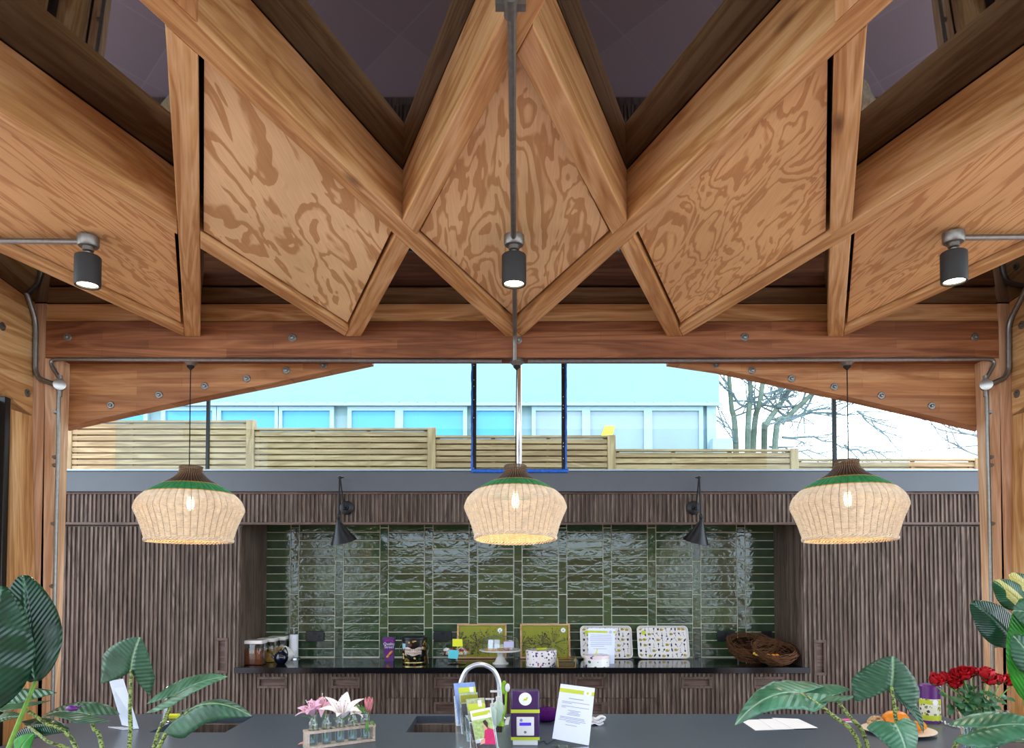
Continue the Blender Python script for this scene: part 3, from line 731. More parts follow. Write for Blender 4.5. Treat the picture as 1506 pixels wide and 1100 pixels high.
# base units with drawers
zc_top = WT-.042
edges = [347, 451, 568, 766.5, 967, 1083, 1183]
ex = [X(e, YC, 1010) for e in edges]; ex[0] = xr0+.001; ex[-1] = xr1-.001
hpx = [(379, 423), (487, 530), (638, 681), (845, 888), (1002, 1046), (1108, 1152)]
names = ['leftmost base cupboard, below the storage jars', 'base cupboard below the left double socket, second from the left', 'base drawer unit left of the middle, behind the tap', 'base drawer unit right of the middle, behind the upright notice', 'base cupboard below the right patterned tray', 'rightmost base cupboard, below the twig nests']
for i in range(6):
    a, b = ex[i], ex[i+1]
    t = thing('base_cabinet', 'dark slatted '+names[i], 'cabinet', ((a+b)/2, YC, 0), 'slatted base cabinets under the worktop')
    obj('carcass', MB().box(a+.001, b-.001, YC+.021, YT-.02, 0, zc_top-.001), M['walnut_z'], t)
    hc = cutpx(hpx[i][0], hpx[i][1], 995, 1012)
    if i in (2, 3):
        zs = Z(1026, YC)
        m = MB(); front(m, a, b, zs, zc_top-.004, cut=hc); d = obj('drawer', m, M['walnut_z'], t); pull(d, hc, fr=.018)
        hc2 = cutpx(hpx[i][0], hpx[i][1], 1032, 1049); m = MB(); front(m, a, b, zs-.22, zs, cut=hc2); d = obj('drawer', m, M['walnut_z'], t); pull(d, hc2, fr=.018)
        m = MB(); front(m, a, b, .1, zs-.22); obj('drawer', m, M['walnut_z'], t)
    else:
        m = MB(); front(m, a, b, .1, zc_top-.004, cut=hc); d = obj('door', m, M['walnut_z'], t); pull(d, hc, fr=.018)
# worktop
o = obj('worktop', MB().box(X(344, YC-.05, 985), X(1192, YC-.05, 985), YC-.05, YC+.0-.016, WT-.04, WT).box(xr0+.003, xr1-.003, YC-.016, YT-.012, WT-.04, WT), M['stone_black'], smooth=False, org=(0, YC, WT-.04))
tag(o, 'long black stone worktop in the tiled recess', 'worktop')
# tiled wall: real tiles on a grout bed
zt1 = zv0+.02
sw = struct(obj('wall_back', MB().box(XL, XR, YT, YT+.12, 0, zf0-.002), M['grout'], smooth=False))
m = MB(); rt = random.Random(3)
def tile(x0, x1, z0, z1):
    x0 = max(x0, xr0-.06); x1 = min(x1, xr1+.06); z0 = max(z0, WT+.001); z1 = min(z1, zt1+.05)
    if x1-x0 < .006 or z1-z0 < .006: return
    a, b = rt.uniform(-.009, .009), rt.uniform(-.02, .02); e = .003; y = YT-.0045
    def q(x, z, dy): return (x, y+dy+a*(x-(x0+x1)/2)+b*(z-(z0+z1)/2), z)
    m.loft([[(x0, YT, z0), (x1, YT, z0), (x1, YT, z1), (x0, YT, z1)], [q(x0, z0, .0018), q(x1, z0, .0018), q(x1, z1, .0018), q(x0, z1, .0018)], [q(x0+e, z0+e, 0), q(x1-e, z0+e, 0), q(x1-e, z1-e, 0), q(x0+e, z1-e, 0)]])
YF = YT-.008; gr = .0062
rowz = [Z(782.8+12.22*k, YF) for k in range(-2, 17)]
vz = [Z(y, YF) for y in (776.3, 825.2, 874.3, 923.4, 972.5)]
for j in range(-1, 13):
    xc = X(433+65.75*j, YF, 860); vw = X(439.3, YF, 860)-X(426.8, YF, 860)
    xa, xb = xc-vw/2, xc+vw/2; xn = X(433+65.75*(j+1), YF, 860)-vw/2
    for z1, z0 in zip([vz[0]+.3]+vz, vz): tile(xa+gr/2, xb-gr/2, z0+gr/2, z1-gr/2)
    for z1, z0 in zip(rowz, rowz[1:]): tile(xb+gr/2, xn-gr/2, z0+gr/2, z1-gr/2)
to = obj('wall_back_tiling', m, M['tile'], smooth=False); struct(to)
# sockets
for px, lb in ((463.5, 'black double socket right of the kitchen roll'), (651.5, 'black double socket above the glass cake stand'), (1067.5, 'black double socket left of the twig nests'), (1127, 'black socket half hidden behind the twig nests')):
    zz = Z(935.5, YF); xc = X(px, YF, 935); y = YF-.006; w = .074 if px != 1127 else .045
    t = thing('wall_socket', lb, 'socket', (xc, y, zz), 'black wall sockets')
    obj('faceplate', MB().box(xc-w, xc+w, y-.008, y, zz-.042, zz+.042), M['socket'], t, bevel=.003)
    m = MB()
    for s in (-1, 1):
        if px == 1127: s = 0
        q = xc+s*.037
        m.box(q-.004, q+.004, y-.0085, y-.0078, zz-.010, zz+.006); m.box(q-.017, q-.005, y-.0085, y-.0078, zz-.028, zz-.022); m.box(q+.005, q+.017, y-.0085, y-.0078, zz-.028, zz-.022)
    obj('pin_holes', m, M['black_soft'], t)
    for s in (-1, 1): obj('rocker_switch', MB().box(xc+s*.009-.007, xc+s*.009+.007, y-.012, y-.008, zz+.012, zz+.034), M['black_metal'], t, bevel=.001)
# wall lamps
def wall_lamp(pp, pj, pe, tilt, label, base=(505, 770, 797)):
    y0 = YC-.014
    c = at(pp[0], pp[1], y0)
    t = thing('wall_lamp', label, 'wall lamp', c, 'black swing arm wall lamps')
    m = MB(); m.lathe([(.052, 0), (.052, .008), (.046, .012), (.018, .014), (.016, .03)], c, 28, (0, -1, 0)); obj('backplate', m, M['black_metal'], t)
    j0 = at(pp[0]-tilt*4, pp[1]+1, y0-.06); j1 = at(pj[0], pj[1], y0-.13); j2 = at(pe[0], pe[1], y0-.22)
    m = MB(); m.tube([c+Vector((0, -.02, 0)), j0], .008); m.ell(j0, .012, .012, .012); m.tube([j0, j1], .0055); m.ell(j1, .016, .014, .013); m.tube([j1, j1+Vector((tilt*.026, 0, 0))], .006); obj('swing_arm', m, M['black_metal'], t)
    m = MB(); m.tube([j1+Vector((0, -.012, 0)), j2], .0065); m.lathe([(.008, .0), (.014, -.008), (.014, -.03), (.010, -.036), (.016, -.045), (.016, -.06)], j2, 14); obj('lower_arm', m, M['black_metal'], t)
    ap = j2+Vector((0, 0, -.058)); ax = Vector((tilt*.22, .25, -1)).normalized()
    m = MB(); m.lathe([(.014, -.006), (.020, .004), (.060, .085), (.092, .142), (.093, .146), (.089, .142), (.056, .084), (.015, .006)], ap, 32, ax, caps=False); obj('lamp_shade', m, M['black_metal'], t)
    m = MB(); m.ell(ap+ax*.07, .022, .022, .03); obj('bulb', m, M['white'], t)
wall_lamp((510, 747), (500, 702), (498, 756), 1, 'black cone wall lamp between the left and middle pendants')
wall_lamp((1020, 747), (1028, 702), (1031, 756), -1, 'black cone wall lamp between the middle and right pendants')
wall_lamp((773, 747), (764, 703), (763, 756), 1, 'black cone wall lamp mostly hidden behind the middle pendant')
# ================================================================== CLERESTORY WINDOW AND OUTSIDE
YG = YC+.08
zg0, zg1 = zf1+.015, Z(528, YG)
w1 = struct(obj('window_1', MB().box(-3.0, 3.0, YG, YG+.012, zg0, zg1), M['pane'], smooth=False))
def upright(px, label, w, mat, y0, y1, zt=None, zb=None):
    x = X(px, y0, 620); o = obj('window_upright', MB().box(x-w/2, x+w/2, y0, y1, zb or zg0, zt or zg1), M[mat], bevel=.002); return tag(o, label, 'glazing bar', 'uprights of the clerestory window')
upright(305, 'dark joint in the clerestory glass behind the left pendant cord', .022, 'black_metal', YG-.03, YG-.001)
upright(1228, 'dark joint in the clerestory glass beside the right pendant cord', .026, 'black_metal', YG-.03, YG-.001)
x = X(763.5, YG-.06, 620); m = MB(); m.tube([(x, YG-.045, zg0), (x, YG-.045, zg1)], .019, 14); tag(obj('window_upright', m, M['chrome']), 'shiny steel tube behind the middle pendant cord', 'glazing bar', 'uprights of the clerestory window')
rt = random.Random(5)
for px, lb in ((697.5, 'left upright strip of blue and black tape on the middle pane'), (829, 'right upright strip of blue and black tape on the middle pane')):
    yq = YG-.055; x = X(px, yq, 610); zt, zb = zg1, Z(694, yq)
    t = thing('tape_strip', lb, 'tape', (x, yq, zb), 'tape around the middle pane')
    obj('black_backing', MB().box(x-.016, x+.016, yq, yq+.006, zb, zt), M['black_soft'], t)
    m = MB(); s = -1 if px < 760 else 1
    m.sheet(lambda u, v: Vector((x+s*(.010+.014*v+.004*mnoise.noise((u*22, px, v))), yq-.003-.005*abs(mnoise.noise((u*40, 3, px))), zb+(zt-zb)*u)), 46, 2); obj('blue_film', m, M['blue_tape'], t, smooth=True)
    m = MB()
    for k in range(9): zz = zb+(zt-zb)*rt.random(); m.box(x-.005, x-.001, yq-.001, yq, zz, zz+.006)
    obj('white_flecks', m, M['paper'], t)
yq = YG-.125; m = MB(); xa, xb = X(693, yq, 692), X(836, yq, 692); zz = Z(692.5, yq)
m.sheet(lambda u, v: Vector((xa+(xb-xa)*u, yq-.004*abs(mnoise.noise((u*30, v, 1))), zz+.014*(v*2-1))), 40, 2)
tag(obj('tape_strip', m, M['blue_tape'], solid=.002), 'bright blue tape strip along the bottom of the middle pane', 'tape', 'tape around the middle pane')
# slatted fence
YFN = 7.7
fx = [101, 369, 635, 899, 1167, 1437]; tops = [619, 630, 641, 661, 675]
def fpost(px, top, i, lb):
    x = X(px, YFN, 650); zt = Z(top, YFN); o = obj('fence_post', MB().box(x-.042, x+.042, YFN-.03, YFN+.06, 0, zt), M['fence_z'], bevel=.004); return tag(o, lb, 'fence post', 'pale fence posts')
M['fence_z'] = wood('pale_treated_post', 2, '90795a', 'a58d6c', 'b39c7a', knots=False, rough=.7)
plb = ['pale fence post at the far left beside the left haunch', 'pale fence post between the first and second panels from the left', 'pale fence post left of the middle blue tape', 'pale fence post right of the middle blue tape', 'pale fence post left of the right pendant', 'pale fence post at the far right of the clerestory window']
wl = [0, .16, .13, .18, .0]
for i, px in enumerate(fx):
    fpost(px, (tops[max(0, i-1)] if i else tops[0])+(-1 if i else 3), i, plb[i])
flb = ['tallest slatted fence panel, at the left behind the left pendant', 'slatted fence panel between the left pendant and the left blue tape', 'slatted fence panel behind the middle pendant and the blue tape', 'low slatted fence panel between the middle and right pendants', 'lowest slatted fence panel, at the right behind the right pendant']
for i in range(5):
    a, b = X(fx[i], YFN, 650)+.044, X(fx[i+1], YFN, 650)-.044; zt = Z(tops[i], YFN)
    t = thing('slatted_fence', 'pale '+flb[i], 'fence', ((a+b)/2, YFN, 0), 'pale slatted fence panels')
    obj('capping_rail', MB().box(a, b, YFN-.028, YFN+.055, zt-.02, zt), M['fence'], t)
    m = MB(); z = zt-.035; n = int((zt-1.75)/.0705) if zt > 1.75 else 1
    for k in range(15):
        m.box(a, b, YFN-.012, YFN+.006, z-.046, z); m.box(a, b, YFN+.022, YFN+.036, z-.082, z-.030); z -= .0625
    obj('slats', m, M['fence'], t)
    m = MB()
    for u in (.0, .33, .66, 1.0):
        q = a+.02+(b-a-.04)*u; m.box(q-.02, q+.02, YFN+.0065, YFN+.0215, z, zt-.02)
    obj('battens', m, M['fence_z'], t)
# house behind
YH = 13.5
xe = X(1057, YH, 600); zh0, zh1 = 0, Z(440, YH); zs = Z(597, YH)
t = thing('neighbouring_building', 'pale flat fronted building with a strip of windows, seen through the clerestory window', 'building', (0, YH, 0))
obj('upper_wall', MB().box(-11, xe, YH-.05, YH+5, zs+.02, zh1), M['facade'], t, smooth=False)
obj('side_wall', MB().box(X(1040, YH, 630), xe-.04, YH, YH+5, 0, zs+.019), M['upvc'], t, smooth=False)
obj('lower_wall', MB().box(-11, X(1040, YH, 630)-.001, YH+.09, YH+5, 0, zs+.019), M['facade'], t, smooth=False)
m = MB(); m.box(-11, xe+.03, YH-.10, YH-.051, zs-.01, zs+.05)
for k in range(40): m.box(-8+k*.33, -7.98+k*.33, YH-.12, YH-.10, zs+.05, zs+.07)
obj('flashing', m, M['upvc'], t, smooth=False)
obj('parapet_box', MB().box(X(1042, YH, 640), X(1070, YH, 640), YH-.3, YH-.06, 0, Z(644, YH-.3)), M['upvc'], t, smooth=False)
panes = [(100, 140, 0), (156, 211, 0), (243, 312, 0), (325, 404, 0), (415, 485, 0), (517, 581, 0), (593, 681, 0), (701, 756, 0), (788, 856, 1), (868, 947, 1), (959, 1028, 1)]
ztp, zbp = Z(604, YH), Z(700, YH)
m = MB()
for k, (a, b, g_) in enumerate(panes):
    xa, xb = X(a, YH, 640), X(b, YH, 640); f_ = .075
    m = MB(); yy = YH-.02
    m.box(xa-f_, xb+f_, yy, YH+.08, ztp, zs-.012); m.box(xa-f_, xb+f_, yy, YH+.08, zbp-.2, zbp); m.box(xa-f_, xa, yy, YH+.08, zbp, ztp); m.box(xb, xb+f_, yy, YH+.08, zbp, ztp)
    wn = obj('window_frame', m, M['upvc'], t, smooth=False)
    obj('pane', MB().box(xa, xb, YH+.03, YH+.06, zbp, ztp), M['roof_reflection_pane' if g_ else 'sky_reflection_pane'], wn, smooth=False)
xa, xb = X(884, YH-.0, 640), X(903, YH, 640)
o = obj('yellow_sign', MB().loft([[(xa, y, Z(641, YH)), (xb-.03, y, Z(641, YH)), (xb+.02, y, Z(626, YH)), (xa+.07, y, Z(626, YH))] for y in (YH+.005, YH+.025)]), plain('yellow_board', 'e5e83a', .5), t, smooth=False)
# bare tree
rt = random.Random(21)
YTR = 15.5
t = thing('bare_tree', 'bare winter tree with several leaning stems beyond the fence at the right', 'tree', tuple(atz(1105, 640, 0)*0+Vector((X(1110, YTR, 640), YTR, 0))))
tw = MB()
def twigs(p, d, r, depth):
    pts = [p]; n = 4
    L = {3: 1.3, 2: .9, 1: .6, 0: .38}[depth]*rt.uniform(.7, 1.2)
    dd = d.copy()
    for k in range(n):
        dd = (dd+Vector((rt.uniform(-.22, .22), rt.uniform(-.2, .2), rt.uniform(-.14, .2)))).normalized(); pts.append(pts[-1]+dd*L/n)
    tw.tube(pts, [r*(1-.5*i/n) for i in range(n+1)], 4)
    if depth:
        for k in (1, 2, 3, 4):
            if rt.random() < .85:
                a = (dd+Vector((rt.uniform(-.9, .9), rt.uniform(-.6, .6), rt.uniform(-.5, .6)))).normalized(); twigs(pts[k], a, r*.55, depth-1)
stems = [[(1088, 720), (1082, 650), (1076, 600), (1072, 548), (1070, 500)], [(1094, 720), (1100, 640), (1104, 580), (1098, 520), (1094, 460)], [(1098, 720), (1108, 650), (1118, 590), (1124, 540), (1130, 470)], [(1118, 720), (1124, 655), (1127, 625), (1142, 602), (1160, 575), (1178, 545), (1200, 500)], [(1132, 720), (1140, 650), (1158, 615), (1185, 588), (1212, 562), (1240, 520)]]
for st in stems:
    pts = [at(a, b, YTR+rt.uniform(-.3, .3)) for a, b in st]; pts[0].z = 0; pts = smooth_path(pts, 5); n = len(pts)
    m = MB(); m.tube(pts, [.075*(1-.6*i/n) for i in range(n)], 8); obj('stem', m, M['bark'], t)
    for k in range(n//3, n, 2):
        twigs(pts[k], Vector((rt.uniform(-.2, .9), rt.uniform(-.5, .5), rt.uniform(-.1, .5))).normalized(), .028, 2)
for (a, b), (c, d) in (((1142, 602), (1230, 600)), ((1150, 640), (1240, 655)), ((1158, 615), (1262, 605)), ((1160, 575), (1240, 580)), ((1130, 660), (1200, 668)), ((1095, 600), (1060, 560)), ((1085, 650), (1058, 615)), ((1240, 655), (1300, 670)), ((1262, 605), (1290, 628))):
    p, q = at(a, b, YTR), at(c, d, YTR); pts = [p.lerp(q, i/6)+Vector((0, rt.uniform(-.08, .08), rt.uniform(-.07, .07))) for i in range(7)]
    tw.tube(pts, [.03*(1-i/9) for i in range(7)], 5)
    for k in range(1, 7): twigs(pts[k], ((q-p).normalized()+Vector((0, 0, rt.uniform(-.5, .5)))).normalized(), .016, 1)
o = obj('twigs', tw, M['twig_out'], t); o['kind'] = 'stuff'
t = thing('bare_shrub', 'few bare twigs beyond the fence at the far right edge of the window', 'shrub', (X(1445, YTR, 640), YTR, 0))
tw = MB(); base = at(1450, 720, YTR); base.z = 0; p = at(1446, 660, YTR); tw.tube([base, p, at(1449, 600, YTR)], .05, 6)
for q in ((1446, 672), (1447, 655), (1448, 640), (1447, 645)): twigs(at(*q, YTR), Vector((-1, 0, rt.uniform(-.1, .6))).normalized(), .022, 2)
obj('twigs', tw, M['twig_out'], t)
# ================================================================== ISLAND
B = lambda px, py: atz(px, py, WT)
IY1 = B(760, 1050).y; IY0 = 2.78; IX0, IX1 = -2.06, 2.1
sk = []
for (nl, nr, ny, fy) in ((219, 331, 1077, 1053), (597, 738, 1077, 1055)):
    a, b, c = B(nl, ny), B(nr, ny), B(nl, fy); sk.append((a.x, b.x, a.y, c.y))
m = MB(); ys = [IY0]+sorted({sk[0][2], sk[0][3]})+[IY1]
ya, yb2 = min(s[2] for s in sk), max(s[3] for s in sk)
sk = [(s[0], s[1], ya, yb2) for s in sk]
th = .03
m.box(IX0, IX1, IY0, ya, WT-th, WT); m.box(IX0, IX1, yb2, IY1, WT-th, WT)
xs = [IX0, sk[0][0], sk[0][1], sk[1][0], sk[1][1], IX1]
for a, b in ((0, 1), (2, 3), (4, 5)): m.box(xs[a], xs[b], ya, yb2, WT-th, WT)
t = thing('kitchen_island', 'large dark grey stone island in the foreground with two sunken sinks', 'island', (0, (IY0+IY1)/2, 0))
obj('stone_top', m, M['stone'], t, smooth=False)
m = MB(); zb_ = WT-th-.001
m.box(IX0+.08, IX1-.08, IY0+.08, IY0+.1, .1, zb_); m.box(IX0+.08, IX1-.08, IY1-.1, IY1-.08, .1, zb_); m.box(IX0+.08, IX0+.1, IY0+.1, IY1-.1, .1, zb_); m.box(IX1-.1, IX1-.08, IY0+.1, IY1-.1, .1, zb_); m.box(IX0+.12, IX1-.12, IY0+.12, IY1-.12, 0, .1)
obj('island_base', m, M['walnut_z'], t, smooth=False)
for i, s in enumerate(sk):
    a, b, c, d = s; e = .006; zt, zb = WT-th-.001, WT-.2
    m = MB(); m.add([(a-e, c-e, zt), (b+e, c-e, zt), (b+e, d+e, zt), (a-e, d+e, zt), (a-e, c-e, zb), (b+e, c-e, zb), (b+e, d+e, zb), (a-e, d+e, zb)], [(0, 4, 5, 1), (1, 5, 6, 2), (2, 6, 7, 3), (3, 7, 4, 0), (4, 7, 6, 5)])
    obj('sink_basin', m, M['steel'], t, smooth=False, solid=.004, label=('steel sink beneath the leaves at the left' if i == 0 else 'steel sink behind the brochure holder'))
# ------------------------------------------------------------------ small tap at the left sink
c = B(243, 1063)
t = thing('tap', 'small chrome tap behind the left sink, half hidden by a leaf', 'tap', c)
m = MB(); m.lathe([(.022, 0), (.022, .006), (.014, .01), (.012, .07), (.012, .1)], c, 18); obj('body', m, M['chrome'], t)
m = MB(); m.tube(smooth_path([c+Vector((.0, 0, .098)), c+Vector((.002, 0, .14)), c+Vector((.02, -.01, .165)), c+Vector((.05, -.03, .16)), c+Vector((.062, -.04, .135))], 5), .0085, 10); obj('spout', m, M['chrome'], t)
m = MB(); m.tube([c+Vector((-.012, 0, .06)), c+Vector((-.045, -.005, .07))], .005, 8); obj('lever', m, M['chrome'], t)
c = B(255, 1056); o = obj('sponge', MB().box(c.x-.032, c.x+.025, c.y-.02, c.y+.02, WT, WT+.018), M['yellow_note'], bevel=.003); tag(o, 'flat yellow sponge behind the left sink', 'sponge')
# tall gooseneck tap
c = B(738, 1058); Yt = c.y
t = thing('gooseneck_tap', 'tall arched pale steel tap standing behind the brochure holder', 'tap', c)
rt_ = [at(737, 1056, Yt), at(736, 1040, Yt), at(735, 1022, Yt), at(733, 1000, Yt), at(724, 984, Yt), at(706, 977, Yt), at(688, 984, Yt), at(679, 1000, Yt), at(677, 1014, Yt), at(677, 1030, Yt)]
rt_[0].z = WT
m = MB(); m.tube(smooth_path(rt_, 7), .0115, 14); obj('spout', m, M['satin'] if 'satin' in M else M['chrome'], t)
m = MB(); m.lathe([(.027, 0), (.027, .008), (.018, .014), (.018, .07)], (rt_[0].x, Yt, WT), 18); obj('base', m, M['chrome'], t)
# acrylic sign holder at the left
def lstand(name, label, pts_top, base, lean, w, hgt, mat='acrylic'):
    pass
c0, c1 = B(181, 1072), B(203, 1074)
t = thing('leaflet_stand', 'white acrylic sign stand at the left end of the island, beside the left leaves', 'sign stand', ((c0+c1)/2))
yq = c0.y
tl, tr = at(160.5, 1001, yq+.02), at(181, 998, yq+.02)
bl, br = at(179, 1063, yq+.03), at(204, 1073, yq); bl.z = WT+.012; br.z = WT+.002
m = MB(); n_ = Vector((.004, -.005, 0)); 
m.loft([[bl, br, tr, tl], [p+n_ for p in (bl, br, tr, tl)]]); obj('sign_panel', m, M['acr_white'], t, smooth=False)
m = MB(); f1, f2 = B(159, 1070), B(181, 1074); q = [Vector((bl.x, bl.y, WT+.001)), Vector((br.x, br.y, WT+.001)), Vector((f2.x, f2.y, WT+.001)), Vector((f1.x, f1.y-.0, WT+.001))]
m.loft([q, [p+Vector((0, 0, .003)) for p in q]]); obj('foot', m, M['acr_white'], t, smooth=False)
# ------------------------------------------------------------------ leaves
def leaf_mesh(A, T, N, hw, lobe=.4, lobew=.5, fold=.18, droop=.0, arch=.12, ripple=.02, kind='arrow', nu=30, nv=5, tipcurl=0.0, asym=1.0):
    A, T, N = Vector(A), Vector(T), Vector(N).normalized()
    ax = T-A; L = ax.length; u = ax.normalized(); r = u.cross(N).normalized(); n = r.cross(u).normalized()
    def wout(s):
        if kind == 'arrow':
            if s < 0: q = -s/lobe; return hw*(1.0-.12*q-(1-lobew-.12)*q**2.2) if q < 1 else hw*lobew
            return hw*max(0, (1-s))**.72*(1+.25*s)
        if kind == 'oval': return hw*(max(0, math.sin(PI*min(1, max(0, (s*.97+.015)))))**.62)*(1.1-.25*s)
        return hw*max(0, math.sin(PI*min(1, s*.96+.02)))**.8*(1.0-.3*s)
    def win(s): return hw*lobew*(-s/lobe)**1.4 if s < 0 else 0
    s0 = -lobe if kind == 'arrow' else 0
    mb = MB(); mb.uv = []
    for side in (-1, 1):
        vs = []; fs = []
        for i in range(nu+1):
            s = s0+(1-s0)*i/nu
            a, b = win(s), wout(s)
            for j in range(nv+1):
                x = a+(b-a)*j/nv; q = x/hw
                z = fold*x+arch*L*(1-(2*s-1)**2) if s > 0 else fold*x+arch*L*(1-1)-arch*L*2.2*(-s)
                z -= droop*hw*q*q
                z -= tipcurl*L*max(0, s-.55)**2*3
                z += ripple*hw*q*math.sin(s*21+side*1.3+hw*90)*(1 if side > 0 else .8)
                q_ = asym if side < 0 else 1.0
                vs.append(A+u*(s*L*(q_ if s < 0 else 1))+r*(side*x*q_)+n*z); mb.uv.append((s*.9+.05, side*q))
        for i in range(nu):
            for j in range(nv):
                f = (i*(nv+1)+j, (i+1)*(nv+1)+j, (i+1)*(nv+1)+j+1, i*(nv+1)+j+1)
                fs.append(f if side > 0 else f[::-1])
        mb.add(vs, fs)
    return mb
def plant_stem(parent, pts, r0, r1, mat='zebra_stem'):
    p = smooth_path(pts, 7); n = len(p); m = MB(); m.tube(p, [r0+(r1-r0)*i/(n-1) for i in range(n)], 8); return obj('stem', m, M[mat], parent)
def pot(name_parent, c, r, hgt, mat='graphite'):
    m = MB(); m.lathe([(r*.75, 0), (r*.96, hgt*.9), (r, hgt), (r*.92, hgt), (r*.88, hgt*.93)], c, 28, caps=False); m.lathe([(r*.75, 0), (.001, 0)], c, 28, caps=False); obj('pot', m, M[mat], name_parent)
    m = MB(); m.lathe([(r*.885, hgt*.92), (.001, hgt*.94)], c, 28, caps=False); obj('soil', m, M['soil'], name_parent)
def zebra(label, base_px, Yp, leaves, big=None):
    g0 = at(base_px[0], base_px[1], Yp); c = Vector((g0.x, g0.y, 0))
    t = thing('alocasia_plant', label, 'plant', c, 'zebra stemmed plants')
    ph = .62; pot(t, c, .16, ph)
    for d in leaves:
        A = at(*d['A'], Yp+d.get('ya', 0)); T = at(*d['T'], Yp+d.get('ya', 0)+d.get('yt', 0))
        st = d.get('stem')
        if st:
            so = c+Vector((rnd.uniform(-.05, .05), rnd.uniform(-.05, .05), ph*.93))
            mids = [at(q[0], q[1], Yp+d.get('ya', 0)*w) for q, w in zip(st, (.55, .3))]
            plant_stem(t, [so]+[mids[k] for k in range(len(mids)-1, -1, -1)]+[A], .0095, .0052)
        m = leaf_mesh(A, T, d['N'], d['w'], **d.get('k', {}))
        obj('leaf', m, M[d.get('mat', 'leaf_zebra')], t, ang=80, solid=.0012)
    return t
zebra('zebra stemmed plant with arrow shaped leaves at the lower left', (182, 1190), 2.62, [
    dict(A=(193, 985), T=(206, 937), yt=-.02, N=(-.05, -1, .3), w=.092, stem=[(191, 1040), (190, 1100)], k=dict(lobe=.6, lobew=.9, fold=-.05, droop=.05, arch=.08, asym=1.4)),
    dict(A=(131, 1051), T=(60, 1056), yt=.05, N=(.1, -.45, 1), w=.062, ya=.05, stem=[(138, 1072), (150, 1100)], k=dict(lobe=.5, lobew=.35, fold=.15, arch=.10)),
    dict(A=(259, 1021), T=(335, 995), yt=.03, N=(.15, -.62, 1), w=.060, ya=.04, mat='leaf_lit', stem=[(244, 1055), (226, 1100)], k=dict(lobe=.62, lobew=.4, fold=.1, arch=.08)),
    dict(A=(277, 1045), T=(370, 1053), yt=0, N=(-.15, -.7, .75), w=.066, ya=-.05, stem=[(258, 1070), (233, 1100)], k=dict(lobe=.42, lobew=.6, fold=-.5, droop=.5, arch=.26)),
    dict(A=(23, 1034), T=(-45, 1050), yt=.0, N=(.05, -.45, 1), w=.07, ya=.03, stem=[(65, 1062), (112, 1100)], k=dict(lobe=.8, lobew=.35, fold=.2, arch=.05)),
    dict(A=(-12, 1066), T=(34, 1054), yt=.0, N=(0, -.4, 1), w=.05, ya=.12, k=dict(lobe=.3, fold=.1)),
    dict(A=(42, 1068), T=(103, 1074), yt=0, N=(.1, -.75, .8), w=.055, ya=.16, stem=[(70, 1090), (120, 1125)], mat='leaf_big', k=dict(lobe=.35, lobew=.6, fold=-.25, droop=.2)),
    dict(A=(30, 1102), T=(50, 1079), yt=0, N=(.2, -.9, .6), w=.045, ya=-.02, mat='leaf_bright', k=dict(lobe=.3, fold=-.1)),
])
zebra('zebra stemmed plant with arrow shaped leaves at the lower right, in front of the papers', (1318, 1195), 2.62, [
    dict(A=(1177, 1019), T=(1082, 1057), yt=-.04, N=(-.1, -.72, .75), w=.074, ya=.02, mat='leaf_lit', stem=[(1222, 1050), (1266, 1100)], k=dict(lobe=.48, lobew=.28, fold=-.1, droop=.15, arch=.2, tipcurl=.25, ripple=.05)),
    dict(A=(1223, 1023), T=(1152, 1037), yt=.02, N=(0, -.42, 1), w=.06, ya=.06, mat='leaf_lit', stem=[(1248, 1052), (1277, 1100)], k=dict(lobe=.45, lobew=.35, fold=.2, arch=.06)),
    dict(A=(1311, 1009), T=(1313, 965), yt=.03, N=(-.04, -1, .2), w=.112, stem=[(1316, 1045), (1319, 1100)], k=dict(lobe=.62, lobew=.85, fold=-.12, droop=.12, arch=.06, asym=1.15)),
    dict(A=(1316, 1064), T=(1334, 1116), yt=-.05, N=(0, -.8, .62), w=.088, ya=-.08, mat='leaf_lit', stem=[(1318, 1085), (1320, 1120)], k=dict(lobe=.16, lobew=.6, fold=-.1, droop=.2)),
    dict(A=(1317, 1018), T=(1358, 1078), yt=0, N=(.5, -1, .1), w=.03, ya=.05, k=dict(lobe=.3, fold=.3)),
    dict(A=(1452, 1070), T=(1540, 1072), yt=-.05, N=(0, -.7, .8), w=.075, ya=-.1, mat='leaf_lit', stem=[(1425, 1086), (1402, 1104)], k=dict(lobe=.62, lobew=.45, fold=.0, droop=.2, arch=.12)),
    dict(A=(1540, 1100), T=(1462, 1091), yt=0, N=(0, -.4, 1), w=.05, ya=-.05, k=dict(lobe=.3)),
])
def broad(label, base_px, Yp, leaves):
    g0 = at(base_px[0], base_px[1], Yp); c = Vector((g0.x, g0.y, 0))
    t = thing('broad_leaf_plant', label, 'plant', c, 'broad leaved plants'); pot(t, c, .18, .5)
    for d in leaves:
        A = at(*d['A'], Yp+d.get('ya', 0)); T = at(*d['T'], Yp+d.get('ya', 0)+d.get('yt', 0))
        plant_stem(t, [c+Vector((rnd.uniform(-.06, .06), rnd.uniform(-.06, .06), .46)), (c+A)/2+Vector((0, 0, .28)), A], .012, .006, 'stem')
        obj('leaf', leaf_mesh(A, T, d['N'], d['w'], kind='oval', **d.get('k', {})), M[d['mat']], t, ang=80, solid=.0016)
broad('tall plant with big dark ribbed leaves at the left edge', (-75, 1150), 2.35, [
    dict(A=(52, 1002), T=(34, 846), yt=.02, N=(.35, -1, .1), w=.092, ya=.03, mat='leaf_big', k=dict(fold=-.15, droop=.1, arch=.05, ripple=.02)),
    dict(A=(-30, 1050), T=(2, 862), yt=-.02, N=(.25, -1, .12), w=.125, ya=-.05, mat='leaf_big', k=dict(fold=-.1, droop=.2, arch=.08, ripple=.05)),
])
